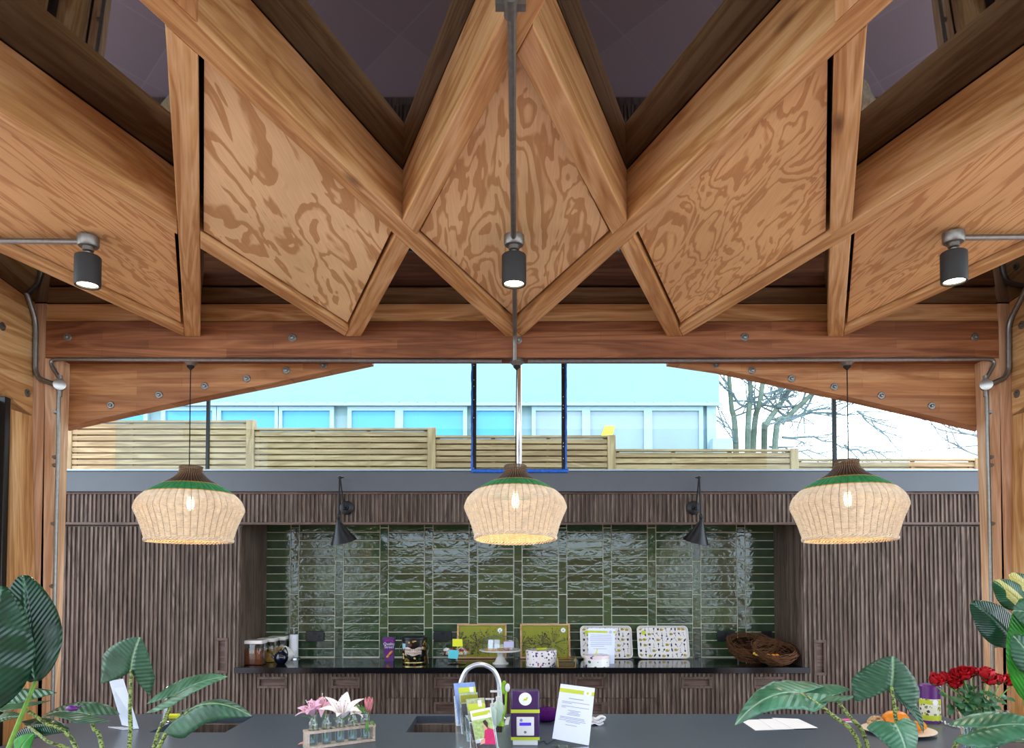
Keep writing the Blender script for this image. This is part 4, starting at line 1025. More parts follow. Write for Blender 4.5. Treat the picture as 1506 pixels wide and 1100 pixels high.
broad('tall plant with glossy and yellow blotched leaves at the right edge', (1560, 1150), 2.35, [
    dict(A=(1506, 893), T=(1461, 855), yt=0, N=(-.1, -1, .1), w=.046, ya=.05, mat='leaf_varieg', k=dict(fold=-.1, droop=.15)),
    dict(A=(1524, 886), T=(1485, 844), yt=0, N=(.1, -1, .1), w=.042, ya=.06, mat='leaf_varieg', k=dict(fold=-.1)),
    dict(A=(1494, 948), T=(1429, 886), yt=0, N=(-.15, -1, .15), w=.06, ya=.03, mat='leaf_big', k=dict(fold=-.15, droop=.1)),
    dict(A=(1512, 1030), T=(1504, 880), yt=0, N=(-.3, -1, .1), w=.065, ya=-.02, mat='leaf_bright', k=dict(fold=.1, droop=.2)),
    dict(A=(1545, 900), T=(1512, 880), yt=0, N=(-.2, -1, .3), w=.06, ya=-.05, mat='leaf_zebra', k=dict(fold=-.1)),
    dict(A=(1530, 990), T=(1490, 935), yt=0, N=(-.2, -1, .1), w=.05, ya=-.06, mat='leaf_zebra', k=dict(fold=-.1)),
    dict(A=(1545, 905), T=(1490, 898), yt=0, N=(-.2, -1, .2), w=.055, ya=-.055, mat='leaf_zebra', k=dict(fold=-.1)),
])
# purple ornament lying on a left leaf
c = at(106, 1041.5, 2.6); m = MB(); m.ell(c, .023, .012, .011); m.tube(smooth_path([c+Vector((.02, 0, .004)), c+Vector((.035, -.005, .012)), c+Vector((.045, 0, .006))], 5), .0012, 5)
tag(obj('purple_tag', m, M['purple']), 'small purple oval tag lying on a leaf at the lower left', 'tag')
# ------------------------------------------------------------------ lily vases in a rack
def petal(parent, base, d, n, L, w, mat, recurve=.5, name='petal'):
    d = Vector(d).normalized(); m = leaf_mesh(base, Vector(base)+d*L, n, w, kind='petal', fold=.25, arch=-.05, ripple=0, nu=10, nv=3, tipcurl=recurve)
    obj(name, m, M[mat], parent, ang=80, solid=.0008)
rl, rr_ = B(451, 1103), B(552, 1090)
dx = (rr_-rl); dxn = dx.normalized(); dn = Vector((-dxn.y, dxn.x, 0)); Lr = dx.length
t = thing('vase_rack', 'bleached wooden rack holding five small glass bottles of lilies', 'rack', (rl+rr_)/2+dn*.02)
cc = (rl+rr_)/2+dn*.025
zr = .072
m = MB(); U = Vector((0, 0, 1))
m.obox(cc+U*.006, dx*.5, dn*.027, U*.005); m.obox(cc-dx*.5+dxn*.006+U*.036, dxn*.005, dn*.027, U*.0245); m.obox(cc+dx*.5-dxn*.006+U*.036, dxn*.005, dn*.027, U*.0245)
# top shelf with five bored openings: strips between the bottles
nb = 5; br_ = .0205
bc = [cc+dx*((i+.5)/nb-.5)*.95+U*.0115 for i in range(nb)]
m.obox(cc+U*.0655+dn*.0245, dx*.5, dn*.0035, U*.005); m.obox(cc+U*.0655-dn*.0245, dx*.5, dn*.0035, U*.005)
ed = [-.5]+[((i+.5)/nb-.5)*.95 for i in range(nb)]+[.5]
for i in range(nb+1):
    a = ed[i]*Lr+(br_+.0008 if i else 0); b = ed[i+1]*Lr-(br_+.0008 if i < nb else 0)
    if b-a > .002: m.obox(cc+U*.0655+dxn*((a+b)/2), dxn*((b-a)/2), dn*.0209, U*.005)
obj('rack_frame', m, M['rack_wood'], t, smooth=False)
bt = None
blab = ['leftmost little glass bottle in the rack, holding a pink lily', 'second little glass bottle from the left in the rack', 'middle little glass bottle in the rack, under the white lily', 'fourth little glass bottle from the left in the rack', 'rightmost little glass bottle in the rack, holding a closed pink bud']
for i, c in enumerate(bc):
    if bt is None:
        bt = thing('bottle', blab[i], 'bottle', c, 'glass bottles in the rack')
        m = MB(); m.lathe([(.018, 0), (.0198, .003), (.0198, .078), (.018, .088), (.0125, .097), (.0125, .112), (.0145, .114), (.0145, .118), (.0118, .118), (.0112, .098), (.017, .086), (.0185, .077), (.0185, .004), (.001, .004)], c, 22, caps=False); m.lathe([(.018, 0), (.001, 0)], c, 22, caps=False); obj('glass_body', m, M['glass'], bt)
        m = MB(); m.lathe([(.0183, .0045), (.0183, .05)], c, 18); obj('water', m, M['water'], bt)
    else: dup(bt, blab[i], Matrix.Translation(c))
def lily(label, root, head, col, op, facing=(0, -.5, 1), size=.05, group='lilies in the little bottles', mid=None, open_=True, leaf=None):
    root, head = Vector(root), Vector(head)
    t = thing('lily', label, 'flower', root, group)
    m = MB(); m.tube(smooth_path([root, mid or (root+head)/2+Vector((.003, 0, 0)), head], 6), .0022, 6); obj('stem', m, M['stem'], t)
    f = Vector(facing).normalized(); a, b, _ = frame(f)
    for k in range(6):
        an = 2*PI*k/6+.4; rd = a*math.cos(an)+b*math.sin(an)
        d = f*(1-op)+rd*op
        petal(t, head, d, rd*(-(1-op))+f*op, size, size*(.30 if k % 2 else .22), col, .55 if open_ else -.1)
    if open_:
        m = MB()
        for k in range(6):
            an = 2*PI*k/6; rd = a*math.cos(an)+b*math.sin(an); m.tube([head, head+f*size*.62+rd*size*.2], .0006, 4); m.ell(head+f*size*.63+rd*size*.21, .0022, .0022, .0022, 6, 4)
        obj('stamens', m, M['anther'], t)
        m = MB(); m.tube([head, head+f*size*.95], .0009, 5); m.ell(head+f*size*.96, .0022, .0022, .0022, 6, 4); obj('pistil', m, M['white_petal'], t)
    for q in (leaf or []):
        obj('leaf', leaf_mesh(q[0], q[1], q[2], q[3], kind='petal', fold=.2, arch=.15, ripple=0, nu=10, nv=2), M['leaf_lily'], t, ang=80, solid=.0008)
Yl = cc.y
def hp(px, py, dy=0): return at(px, py, Yl+dy)
inb = lambda i, z=.02: bc[i]+Vector((0, 0, z))
lily('pale pink open lily at the left of the bottle rack, facing left', inb(0), hp(462, 1051), 'pink_petal', .45, (-.35, -.3, .8), .075, leaf=[(hp(467, 1066), hp(444, 1053), (0, -.3, 1), .006)])
lily('pale pink lily with orange stamens behind the white lily', inb(1), hp(473, 1041, .02), 'pink_petal', .72, (.15, -.4, 1), .07, leaf=[(hp(474, 1045), hp(478, 1059), (.5, -1, 0), .008), (hp(472, 1045), hp(465, 1053), (0, -.5, 1), .004)])
lily('large white open lily in the middle of the bottle rack', inb(2), hp(504, 1056, -.01), 'white_petal', .42, (.05, -.4, 1), .108, leaf=[(hp(503, 1056), hp(490, 1058), (0, -.6, 1), .005), (hp(505, 1061), hp(518, 1054), (0, -.6, 1), .005)])
lily('half open white lily behind the fourth bottle of the rack', inb(3), hp(519, 1050, .02), 'white_petal', .55, (.4, -.2, .8), .055, leaf=[(hp(519, 1062), hp(526, 1060), (0, -.5, 1), .006), (hp(536, 1049), hp(522, 1034), (.2, -1, .2), .006)])
lily('closed pink lily bud in the rightmost bottle of the rack', inb(4), hp(542, 1047), 'coral_petal', .25, (.05, -.2, 1), .062, open_=False, leaf=[(hp(540, 1060), hp(541, 1077), (0, -1, .1), .009), (hp(545, 1060), hp(551, 1067), (.2, -.8, .4), .007), (hp(539, 1049), hp(531, 1037), (.4, -1, .1), .007)])
c = B(446, 1096); m = leaf_mesh(c+Vector((.028, 0, .004)), c+Vector((-.02, -.004, .004)), (0, -.3, 1), .011, kind='petal', fold=.3, arch=.1, nu=8, nv=2); tag(obj('fallen_petal', m, M['coral_petal'], solid=.001, ang=80), 'pink petal fallen on the island beside the bottle rack', 'petal')
# ------------------------------------------------------------------ brochure holder
Yb = B(705, 1112).y
t = thing('brochure_holder', 'stepped clear acrylic holder with four tiers of leaflets', 'brochure holder', B(705, 1112))
def quad(px, Yq): return [at(a, b, Yq+dy) for a, b, dy in px]
def slab(m, q, th=.002, n=Vector((0, -1, 0))):
    return m.loft([q, [p+n*th for p in q]])
m = MB()
# side and pocket walls, each a thin acrylic sheet stepping towards the viewer
tiers = [(668, 1024, 683, 1067, .10), (676, 1040, 695, 1079, .07), (684, 1052, 706, 1090, .04), (690, 1062, 735, 1112, .0)]
for x0, y0, x1, y1, dy in tiers:
    q = [at(x0+3, y1, Yb+dy), at(x0+44, y1, Yb+dy), at(x0+38, y0+6, Yb+dy+.02), at(x0, y0, Yb+dy+.02)]; slab(m, q)
q = [at(670, 1112, Yb+.12), at(735, 1112, Yb+.12), at(700, 1010, Yb+.14), at(667, 1010, Yb+.14)]; slab(m, q)
q = [at(668, 1024, Yb+.13), at(690, 1062, Yb), at(700, 1112, Yb), at(673, 1112, Yb+.12)]; slab(m, q, .002, Vector((-1, 0, 0)))
obj('acrylic_body', m, M['acrylic'], t, smooth=False)
m = MB()
for x0, y0, x1, y1, dy in tiers:
    e_ = [at(x0+3, y1, Yb+dy-.002), at(x0+44, y1, Yb+dy-.002), at(x0+38, y0+6, Yb+dy+.018), at(x0, y0, Yb+dy+.018)]
    for i in range(4): m.tube([e_[i], e_[(i+1) % 4]], .0014, 5)
obj('polished_edges', m, M['acr_white'], t)
obj('base_plate', MB().box(at(672, 1112, Yb).x, at(734, 1112, Yb).x, Yb-.01, Yb+.13, WT, WT+.004), M['acrylic'], t)
def leaflet(px, Yq, label, mats, bands):
    q = [at(a, b, Yq+dy) for a, b, dy in px]   # tl tr br bl
    tl, tr, br, bl = q; nn = (tr-tl).cross(bl-tl).normalized()
    if nn.y > 0: nn = -nn
    o_ = thing('leaflet', label, 'leaflet', bl, 'leaflets in the brochure holder')
    m = MB(); m.loft([[bl, br, tr, tl], [p-nn*.004 for p in (bl, br, tr, tl)]]); obj('paper', m, M[mats], o_, smooth=False)
    def P(u, v): return tl.lerp(tr, u).lerp(bl.lerp(br, u), v)
    for nm, u0, u1, v0, v1, mt in bands:
        m = MB(); qq = [P(u0, v1), P(u1, v1), P(u1, v0), P(u0, v0)]; m.loft([[p+nn*.0003 for p in qq], [p+nn*.0009 for p in qq]]); obj(nm, m, M[mt], o_, smooth=False)
    return P, nn, o_
M['sky_print'] = plain('pale_blue_print', '7f9ad0', .35, 0, .4, .2, 30)
M['photo_print'] = plain('photo_print', 'a8b08a', .4, 0, .3, .35, 60)
M['dark_print'] = plain('dark_print', '4c4a50', .4, 0, .3, .3, 60)
M['pink_print'] = plain('deep_pink_print', 'cf2f6a', .4, 0, .3, .1, 40)
M['skin_print'] = plain('peach_print', 'd9a68c', .4, 0, .3, .1, 40)
M['grass_print'] = plain('pale_green_print', 'a9c07a', .4, 0, .3, .3, 80)
leaflet([(667, 1005, .115), (698, 1003, .115), (706, 1060, .09), (674, 1064, .09)], Yb, 'blue leaflet at the back of the brochure holder', 'sky_print', [('title_band', .2, 1, .12, .26, 'lime'), ('mark', .72, .9, .12, .26, 'paper'), ('photo', .2, 1, .32, .42, 'photo_print')])
leaflet([(675, 1020, .085), (702, 1018, .085), (710, 1078, .06), (682, 1082, .06)], Yb, 'leaflet with an olive band, second from the back of the brochure holder', 'photo_print', [('title_band', .06, 1, .05, .22, 'olive'), ('photo', .06, .98, .25, .9, 'dark_print')])
leaflet([(685, 1028, .055), (712, 1026, .055), (722, 1088, .03), (694, 1092, .03)], Yb, 'leaflet with a yellow band, third from the back of the brochure holder', 'photo_print', [('title_band', .06, .96, .12, .28, 'lime'), ('mark', .62, .82, .05, .2, 'paper'), ('photo', .05, .6, .5, .95, 'dark_print')])
Pq, nn, o_ = leaflet([(691, 1046, .022), (721, 1040, .022), (733, 1112, 0), (704, 1116, 0)], Yb, 'front leaflet in the brochure holder, showing a person in a pink top outdoors', 'paper', [('title_band', .08, .96, .05, .13, 'lime'), ('mark', .8, .95, .07, .15, 'paper'), ('grass', .02, .98, .2, .6, 'grass_print'), ('dark_ground', .02, .98, .68, .99, 'dark_print')])
def blob(name, pts, mt, k):
    m = MB(); q = [Pq(u, v) for u, v in pts]; m.loft([[p+nn*(.0009+k*.0004) for p in q], [p+nn*(.0012+k*.0004) for p in q]]); obj(name, m, M[mt], o_, smooth=False)
blob('pink_top', [(.38, .72), (.98, .76), (.98, .46), (.75, .40), (.55, .44), (.45, .6)], 'pink_print', 0)
blob('face', [(.5, .44), (.66, .43), (.70, .30), (.55, .28)], 'skin_print', 1)
blob('hair', [(.56, .31), (.72, .42), (.76, .30), (.66, .23), (.52, .25)], 'brown_rattan', 2)
blob('arms', [(.2, .72), (.45, .70), (.5, .6), (.3, .62)], 'skin_print', 1)
# soap dispensers
def dispenser(cpx, s, label, tint):
    c = B(*cpx); t = thing('soap_dispenser', label, 'soap dispenser', c, 'pump bottles beside the tap')
    m = MB(); m.lathe([(.021*s, 0), (.023*s, .004), (.023*s, .085*s), (.018*s, .098*s), (.010*s, .104*s)], c, 20); obj('bottle', m, M[tint], t)
    m = MB(); m.lathe([(.011*s, .104*s), (.012*s, .122*s), (.005*s, .124*s), (.004*s, .142*s), (.010*s, .143*s), (.010*s, .150*s)], c, 16); m.box(c.x-.036*s, c.x, c.y-.005, c.y+.005, WT+.142*s, WT+.150*s); obj('pump', m, M['white'], t)
M['mint'] = plain('pale_mint_bottle', 'cfe6d8', .2, 0, .5, .05, 10)
dispenser((733, 1066), 1.05, 'taller white pump bottle right of the brochure holder', 'mint'); dispenser((724, 1070), .88, 'shorter white pump bottle behind the brochure holder', 'mint')
# dish brush
c = B(737, 1067); Yd = c.y
t = thing('dish_brush', 'lime green and white dish brush standing on its end', 'brush', c)
p = smooth_path([at(737, 1066, Yd), at(739, 1058, Yd), at(743, 1045, Yd), at(744, 1030, Yd), at(744, 1016, Yd)], 6); n = len(p)
m = MB(); m.tube(p, [.0065-.0025*math.sin(PI*i/(n-1)) for i in range(n)], 10); m.lathe([(.016, 0), (.014, .010), (.007, .02)], (c.x, c.y, WT), 14); obj('handle', m, M['lime_green'], t)
hc = at(745, 1011, Yd); m = MB(); m.ell(hc+Vector((.004, -.006, 0)), .012, .008, .020); obj('head', m, M['white'], t, label='white brush head')
m = MB()
for i in range(11):
    for j in range(7):
        a = -1.3+2.9*i/10; q = hc+Vector((-.010*math.cos(a*.8), (j-3)*.0036, .020*math.sin(a))); m.tube([q, q+Vector((-.015*math.cos(a*.7), (j-3)*.001, .010*math.sin(a)))], .0016, 4)
b_ = obj('bristles', m, M['lime_green'], t); b_['kind'] = 'stuff'
o = obj('white_scraper', MB().loft([[B(742, 1067), B(748, 1066), B(750, 1058), B(744, 1060)], [q+Vector((0, 0, .018)) for q in (B(743, 1066), B(748, 1065), B(750, 1059), B(745, 1061))]]), M['white'], bevel=.002); tag(o, 'small white block beside the foot of the dish brush', 'block')
# donation terminal
c0, c1 = B(754, 1097), B(791, 1097); xc = (c0.x+c1.x)/2; Yq = c0.y; w = at(793.5, 1060, Yq).x-at(751.5, 1060, Yq).x; zt = Z(1016.5, Yq); zbb = Z(1089, Yq)
t = thing('donation_terminal', 'purple contactless donation box with a yellow bird mark and white card reader', 'donation box', (xc, Yq+.03, WT))
obj('plinth', MB().box(xc-w*.44, xc+w*.44, Yq+.008, Yq+.06, WT, zbb+.002), M['white'], t, bevel=.003, label='white plinth')
obj('case', MB().box(xc-w/2, xc+w/2, Yq, Yq+.07, zbb+.0025, zt), M['deep_purple'], t, bevel=.006)
yy = Yq-.0008
for a, b, nm in ((1043.5, 1048.5, 'lime_band'), (1084, 1088.5, 'lime_band')): obj(nm, MB().box(xc-w/2-.0006, xc+w/2+.0006, yy, yy+.03, Z(b, Yq), Z(a, Yq)), M['lime'], t)
lx_, lz_ = at(772.5, 1028, Yq).x, Z(1028, Yq)
m = MB(); m.lathe([(.026, 0), (.026, .0012)], (lx_, Yq, lz_), 28, (0, -1, 0)); lg = obj('logo_disc', m, M['paper'], t)
m = MB(); s = .0105; m.add([(lx_+s*a, yy-.0008, lz_+s*b) for a, b in ((-1, -.9), (-.5, .2), (.1, .1), (.6, .9), (1.1, .5), (.8, -.1), (.5, -.6), (-.3, -.5))], [tuple(range(8))]); obj('bird_mark', m, M['lime'], lg, smooth=False)
rx0, rx1, rz0, rz1 = at(759.5, 1070, Yq).x, at(785.5, 1070, Yq).x, Z(1081.5, Yq), Z(1054, Yq)
rd = obj('card_reader', MB().box(rx0, rx1, Yq-.009, Yq-.0002, rz0, rz1), M['white'], t, bevel=.003)
obj('screen', MB().box(at(764, 1065, Yq).x, at(781, 1065, Yq).x, Yq-.0097, Yq-.009, Z(1066.5, Yq), Z(1062, Yq)), emis('screen_glow', '4a37c8', 1.2), rd)
m = MB(); m.lathe([(.0055, 0), (.0055, .0012)], (at(772.4, 1076, Yq).x, Yq-.009, Z(1076, Yq)), 16, (0, -1, 0)); obj('button', m, M['galv'], rd)
m = MB(); m.lathe([(.006, 0), (.006, .0008)], (at(766.5, 1058.5, Yq).x, Yq-.009, Z(1058.5, Yq)), 16, (0, -1, 0)); obj('contactless_light', m, M['sky_print'], rd)
m = MB(); m.tube(smooth_path([Vector((xc+w*.45, Yq+.03, WT+.004)), B(800, 1091)+U*.003, B(804, 1095)+U*.003, B(812, 1091)+U*.003, B(822, 1086)+U*.003], 6), .0017, 6); obj('cable', m, M['black_soft'], t)
# purple woolly bundle
c = B(803, 1063); c.y += .03
m = MB()
m.sheet(lambda u, v: c+Vector((math.cos(2*PI*u)*math.sin(PI*min(.999, v))*.068*(1+.1*mnoise.noise((3*math.cos(2*PI*u), 3*math.sin(2*PI*u), v*3))), math.sin(2*PI*u)*math.sin(PI*min(.999, v))*.05, .034-.034*math.cos(PI*(1-v))*1+.006*mnoise.noise((5*math.cos(2*PI*u), 5*math.sin(2*PI*u), v*4)))), 28, 14)
tag(obj('woolly_hat', m, M['purple_cloth'], ang=80), 'folded dark purple woolly hat between the donation box and the notice', 'hat')
# tilted notice
Yn = B(840, 1096).y
t = thing('notice_stand', 'tilted white notice with a lime heading band, right of the purple box', 'notice', B(842, 1096))
q = [at(812, 1086, Yn), at(866, 1096.5, Yn-.03), at(875, 1012, Yn+.02), at(824.5, 1005.5, Yn+.05)]
q[0].z = max(q[0].z, WT+.002)
bl, br, tr, tl = q; nn = (br-bl).cross(tl-bl).normalized(); nn = nn if nn.y < 0 else -nn
m = MB(); m.loft([q, [p-nn*.003 for p in q]]); obj('sheet', m, M['notice'] , t, smooth=False)
f = [bl, br, br+Vector((.03, -.06, 0)), bl+Vector((.03, -.06, 0))]; f = [Vector((p.x, p.y, WT+.001)) for p in f]
m = MB(); m.loft([f, [p+U*.003 for p in f]]); obj('acrylic_foot', m, M['acrylic'], t, smooth=False)
def PN(u, v): return tl.lerp(tr, u).lerp(bl.lerp(br, u), v)
def strip(nm, u0, u1, v0, v1, mt):
    m = MB(); qq = [PN(u0, v1), PN(u1, v1), PN(u1, v0), PN(u0, v0)]; m.loft([[p+nn*.0004 for p in qq], [p+nn*.001 for p in qq]]); return obj(nm, m, M[mt], t, smooth=False)
strip('lime_band', 0, .7, .075, .145, 'lime'); strip('lime_band', .93, 1, .075, .145, 'lime')
m = MB(); c = PN(.815, .11); m.lathe([(.013, 0), (.013, .001)], c+nn*.0004, 20, nn); lg = obj('logo_disc', m, M['paper'], t)
m = MB(); m.disc(c+nn*.0014, nn, .006, .0004, 6); obj('leaf_mark', m, M['lime'], lg)
m = MB()
def line(u0, u1, v, hh=.008):
    qq = [PN(u0, v+hh), PN(u1, v+hh), PN(u1, v), PN(u0, v)]; m.loft([[p+nn*.0004 for p in qq], [p+nn*.0007 for p in qq]])
line(.3, .72, .235, .012)
for v, a, b in ((.30, .12, .9), (.325, .12, .4), (.38, .12, .9), (.405, .12, .25), (.45, .32, .68), (.475, .38, .62), (.50, .32, .68), (.525, .3, .66), (.575, .12, .8), (.60, .12, .82), (.63, .1, .85), (.655, .3, .7), (.71, .3, .62)): line(a, b, v)
obj('printed_lines', m, M['ink'], t, smooth=False)
# folded white cloth
c = B(878, 1066)
m = MB()
for k in range(4):
    o_ = Vector((.004*k, .003*k, .0085*k)); a = c+o_
    m.sheet(lambda u, v, a=a, k=k: a+Vector((-.028+.056*u, -.02+.06*v, .004+.005*math.sin(7*u+k)+.003*math.sin(5*v+2*k)+.004*u)), 12, 8)
tag(obj('folded_cloth', m, M['paper'], solid=.004, ang=80), 'folded white cloth on the island right of the tilted notice', 'cloth')
# loose papers
lab = ['leftmost of the three loose white sheets on the island', 'middle one of the three overlapping white sheets', 'rightmost of the three loose white sheets on the island']
for k, (pp, lb) in enumerate(zip((((1088, 1059), (1120, 1058.5), (1150, 1073), (1111, 1074.5)), ((1116, 1058.5), (1146, 1058), (1168, 1073), (1139, 1074)), ((1135, 1057), (1174, 1058.5), (1203, 1072), (1166, 1073))), lab)):
    q = [B(a, b)+U*(.0006+.0016*k) for a, b in pp]; m = MB(); m.loft([q[::-1], [p+U*.001 for p in q[::-1]]]); tag(obj('paper_sheet', m, M['paper'], smooth=False), lb, 'paper', 'loose sheets on the island')
# little packet
c = B(1250, 1062); t = thing('small_packet', 'little clear packet with a pink label behind the right zebra stems', 'packet', c)
obj('sachet', MB().box(c.x-.038, c.x+.03, c.y-.02, c.y+.05, WT, WT+.006), M['acr_white'], t, bevel=.002)
obj('pink_label', MB().box(c.x-.040, c.x+.032, c.y-.002, c.y+.026, WT+.0063, WT+.011), M['pink'], t, bevel=.001, label='pink label')
# plate with pumpkins
c = B(1325, 1079); c.y += .02
o = tag(obj('plate', MB().lathe([(.06, 0), (.095, .004), (.148, .013), (.150, .016), (.146, .017), (.09, .008), (.001, .007)], c, 36), M['wood_plate'], org=c), 'cream plate on the island behind the right zebra leaves', 'plate')
def pumpkin(c, r, label):
    t = thing('pumpkin', label, 'pumpkin', c, 'small pumpkins on the plate')
    m = MB(); m.sheet(lambda u, v: c+Vector((math.cos(2*PI*u)*math.sin(PI*max(.004, min(.996, v)))*r*(1-.09*abs(math.sin(4.5*2*PI*u))), math.sin(2*PI*u)*math.sin(PI*max(.004, min(.996, v)))*r*(1-.09*abs(math.sin(4.5*2*PI*u))), r*.72-r*.72*math.cos(PI*v)-.15*r*math.exp(-((v-1)/.12)**2))), 54, 14); obj('fruit', m, M['orange'], t, ang=80)
    m = MB(); m.tube([c+Vector((0, 0, r*1.25)), c+Vector((.003, 0, r*1.5)), c+Vector((.010, 0, r*1.65))], [.006, .004, .005], 6); obj('stalk', m, M['stem'], t)
pc = c+Vector((.005, .03, .009)); pumpkin(pc, .058, 'larger orange pumpkin at the back of the plate')
pc = c+Vector((.075, -.025, .012)); pumpkin(pc, .032, 'smaller orange pumpkin at the right edge of the plate')
m = MB(); q0 = c+Vector((-.075, .04, .028))
for i in range(60):
    d = Vector((rnd.gauss(0, 1), rnd.gauss(0, 1), abs(rnd.gauss(0, 1)))).normalized()*.033; m.ell(q0+d, .008, .008, .007, 7, 5)
m.ell(q0, .03, .03, .03-.004); tag(obj('dried_flower_head', m, M['tan']), 'tan dried flower head on the left of the plate', 'dried flower')
# purple and yellow tube
c = B(1368, 1061); Yc = c.y; zt = Z(1006, Yc); r = .046
t = thing('canister', 'purple and yellow cylindrical collecting tin beside the roses', 'canister', c)
hz = zt-WT
m = MB(); m.lathe([(r, 0), (r, hz*.06)], c, 32); obj('base_band', m, M['purple'], t)
m = MB(); m.lathe([(r-.0006, hz*.06), (r-.0006, hz*.635)], c, 32); obj('label_wrap', m, spotted('garden_print', 'e6e4cf', ['5d6b3e', '3c2f45', 'c9c03a', '7a8a58'], 60, .42), t, label='white label with dark leafy print')
m = MB(); m.lathe([(r, hz*.07), (r, hz*.2)], c, 32, caps=False); m.lathe([(r, hz*.49), (r, hz*.60)], c, 32, caps=False); obj('yellow_band', m, M['lime'], t)
m = MB(); m.disc(Vector((c.x, c.y-r+.001, WT+hz*.55)), (0, -1, 0), .013, .002, 18); obj('logo_disc', m, M['paper'], t)
m = MB(); m.lathe([(r+.0008, hz*.635), (r+.0008, hz*.96), (r-.006, hz), (.001, hz)], c, 32); obj('lid', m, M['purple'], t, label='purple lid')
# string of silver beads
p = [B(a, b)+U*.005 for a, b in ((1370, 1060), (1378, 1063), (1386, 1063.5), (1394, 1067), (1402, 1070), (1412, 1072), (1420, 1073.5))]; p = smooth_path(p, 8)
t = thing('wire_light_string', 'silvery wire light string trailing from the purple tin towards the vase', 'light string', p[0])
m = MB(); m.tube(p, .0012, 5); obj('wire', m, M['chrome'], t)
m = MB()
for i in range(0, len(p), 2): q = p[i]+Vector((rnd.uniform(-.006, .006), rnd.uniform(-.01, .01), rnd.uniform(0, .005))); m.ell(q, .0042, .0042, .004, 6, 4)
b_ = obj('beads', m, M['white'], t); b_['kind'] = 'stuff'
# jug of roses
c = B(1442, 1104); Yj = c.y; zj = Z(1043, Yj); r = .083
t = thing('glass_jug', 'clear glass jug of water with a handle, holding the red roses', 'jug', c)
hj = zj-WT
prof = [(r*.72, 0), (r*.76, .004), (r*.78, hj*.3), (r*.86, hj*.8), (r, hj), (r*.975, hj), (r*.84, hj*.8), (r*.755, hj*.3), (r*.74, .012), (.001, .012)]
m = MB(); m.lathe(prof, c, 36, caps=False); m.lathe([(r*.72, 0), (.001, 0)], c, 36, caps=False); obj('glass_body', m, M['glass'], t)
m = MB(); m.lathe([(r*.735, .0125), (r*.75, hj*.3), (r*.80, hj*.55), (.001, hj*.55)], c, 32); obj('water', m, M['water'], t)
m = MB(); m.tube(smooth_path([c+Vector((r*.84, 0, hj*.88)), c+Vector((r*1.35, 0, hj*.92)), c+Vector((r*1.5, 0, hj*.6)), c+Vector((r*1.2, 0, hj*.28)), c+Vector((r*.79, 0, hj*.25))], 6), .007, 10); obj('handle', m, M['glass'], t)
roses = [(1377, 999, 'leftmost red rose, lowest of the left cluster'), (1391, 996, 'red rose second from the left in the jug'), (1404, 1004, 'red rose lowest in the left cluster of the bouquet'), (1408, 993, 'red rose in the middle of the left cluster'), (1418, 990, 'red rose right of the left cluster'), (1430, 987, 'topmost red rose in the bouquet'), (1450, 989, 'red rose at the top of the right cluster'), (1456, 998, 'largest red rose in the right cluster'), (1468, 998, 'red rose at the right of the right cluster'), (1485, 1000, 'rightmost red rose, standing apart from the others')]
for k, (px, py, lb) in enumerate(roses):
    hd = at(px, py, Yj+rnd.uniform(-.06, .05)); root = c+Vector((rnd.uniform(-.045, .045), rnd.uniform(-.045, .045), .02))
    nk = c+Vector(((hd.x-c.x)*.35, rnd.uniform(-.04, .04), hj*.98))
    t = thing('rose', lb, 'flower', hd, 'red roses in the jug')
    m = MB(); m.tube(smooth_path([root, nk, hd-U*.028], 6), .0024, 6); obj('stem', m, M['stem'], t)
    tl_ = Vector((rnd.uniform(-.5, .5), rnd.uniform(-.7, -.1), 1)).normalized(); a, b, _ = frame(tl_); s = .030*rnd.uniform(.85, 1.1)
    for ring, (n_p, rr, op) in enumerate(((3, .30, .05), (4, .55, .2), (5, .85, .42))):
        for q in range(n_p):
            an = 2*PI*q/n_p+ring*.7+k; rd = a*math.cos(an)+b*math.sin(an); sd = tl_.cross(rd)
            m = MB()
            m.sheet(lambda u, v: hd-tl_*s*.8+rd*(s*rr*(math.sin(u*1.5)**.6 if u > 0 else 0)*(1+op*u*.5)*math.cos((v-.5)*2.1)-s*.02)+sd*(s*rr*1.25*math.sin((v-.5)*2.1)*(max(.02, math.sin(.25+u*2.2)))**.6)+tl_*(s*1.55*u-(.3*s*u*u*op*3)), 6, 6)
            obj('petal', m, M['red_petal'], t, ang=80)
    m = MB()
    for q in range(5):
        an = 2*PI*q/5; rd = a*math.cos(an)+b*math.sin(an); m.loft([[hd-tl_*s*.95+tl_.cross(rd)*.004*e for e in (-1, 1)]+[hd-tl_*s*.95-tl_*.002], [hd-tl_*s*.4+rd*s*.75+tl_.cross(rd)*.005*e for e in (-1, 1)]+[hd-tl_*s*.4+rd*s*.75-tl_*.002], [hd-tl_*s*.15+rd*s*1.15+tl_.cross(rd)*.001*e for e in (-1, 1)]+[hd-tl_*s*.15+rd*s*1.15-tl_*.002]])
    obj('sepals', m, M['leaf_rose'], t)
    m = None
    for q in range(7):
        f_ = rnd.uniform(.08, .8); p0 = nk.lerp(hd-U*.03, f_*.8); d = Vector((rnd.uniform(-1, 1), rnd.uniform(-1, .4), rnd.uniform(-.5, .5))).normalized()
        mm = leaf_mesh(p0+d*.012, p0+d*rnd.uniform(.04, .06), (rnd.uniform(-.5, .5), -.8, .7), rnd.uniform(.011, .016), kind='oval', fold=.15, arch=.1, nu=8, nv=2)
        mm.tube([p0, p0+d*.014], .001, 4)
        mm.uv = None; obj('leaf', mm, M['leaf_rose'], t, ang=80)
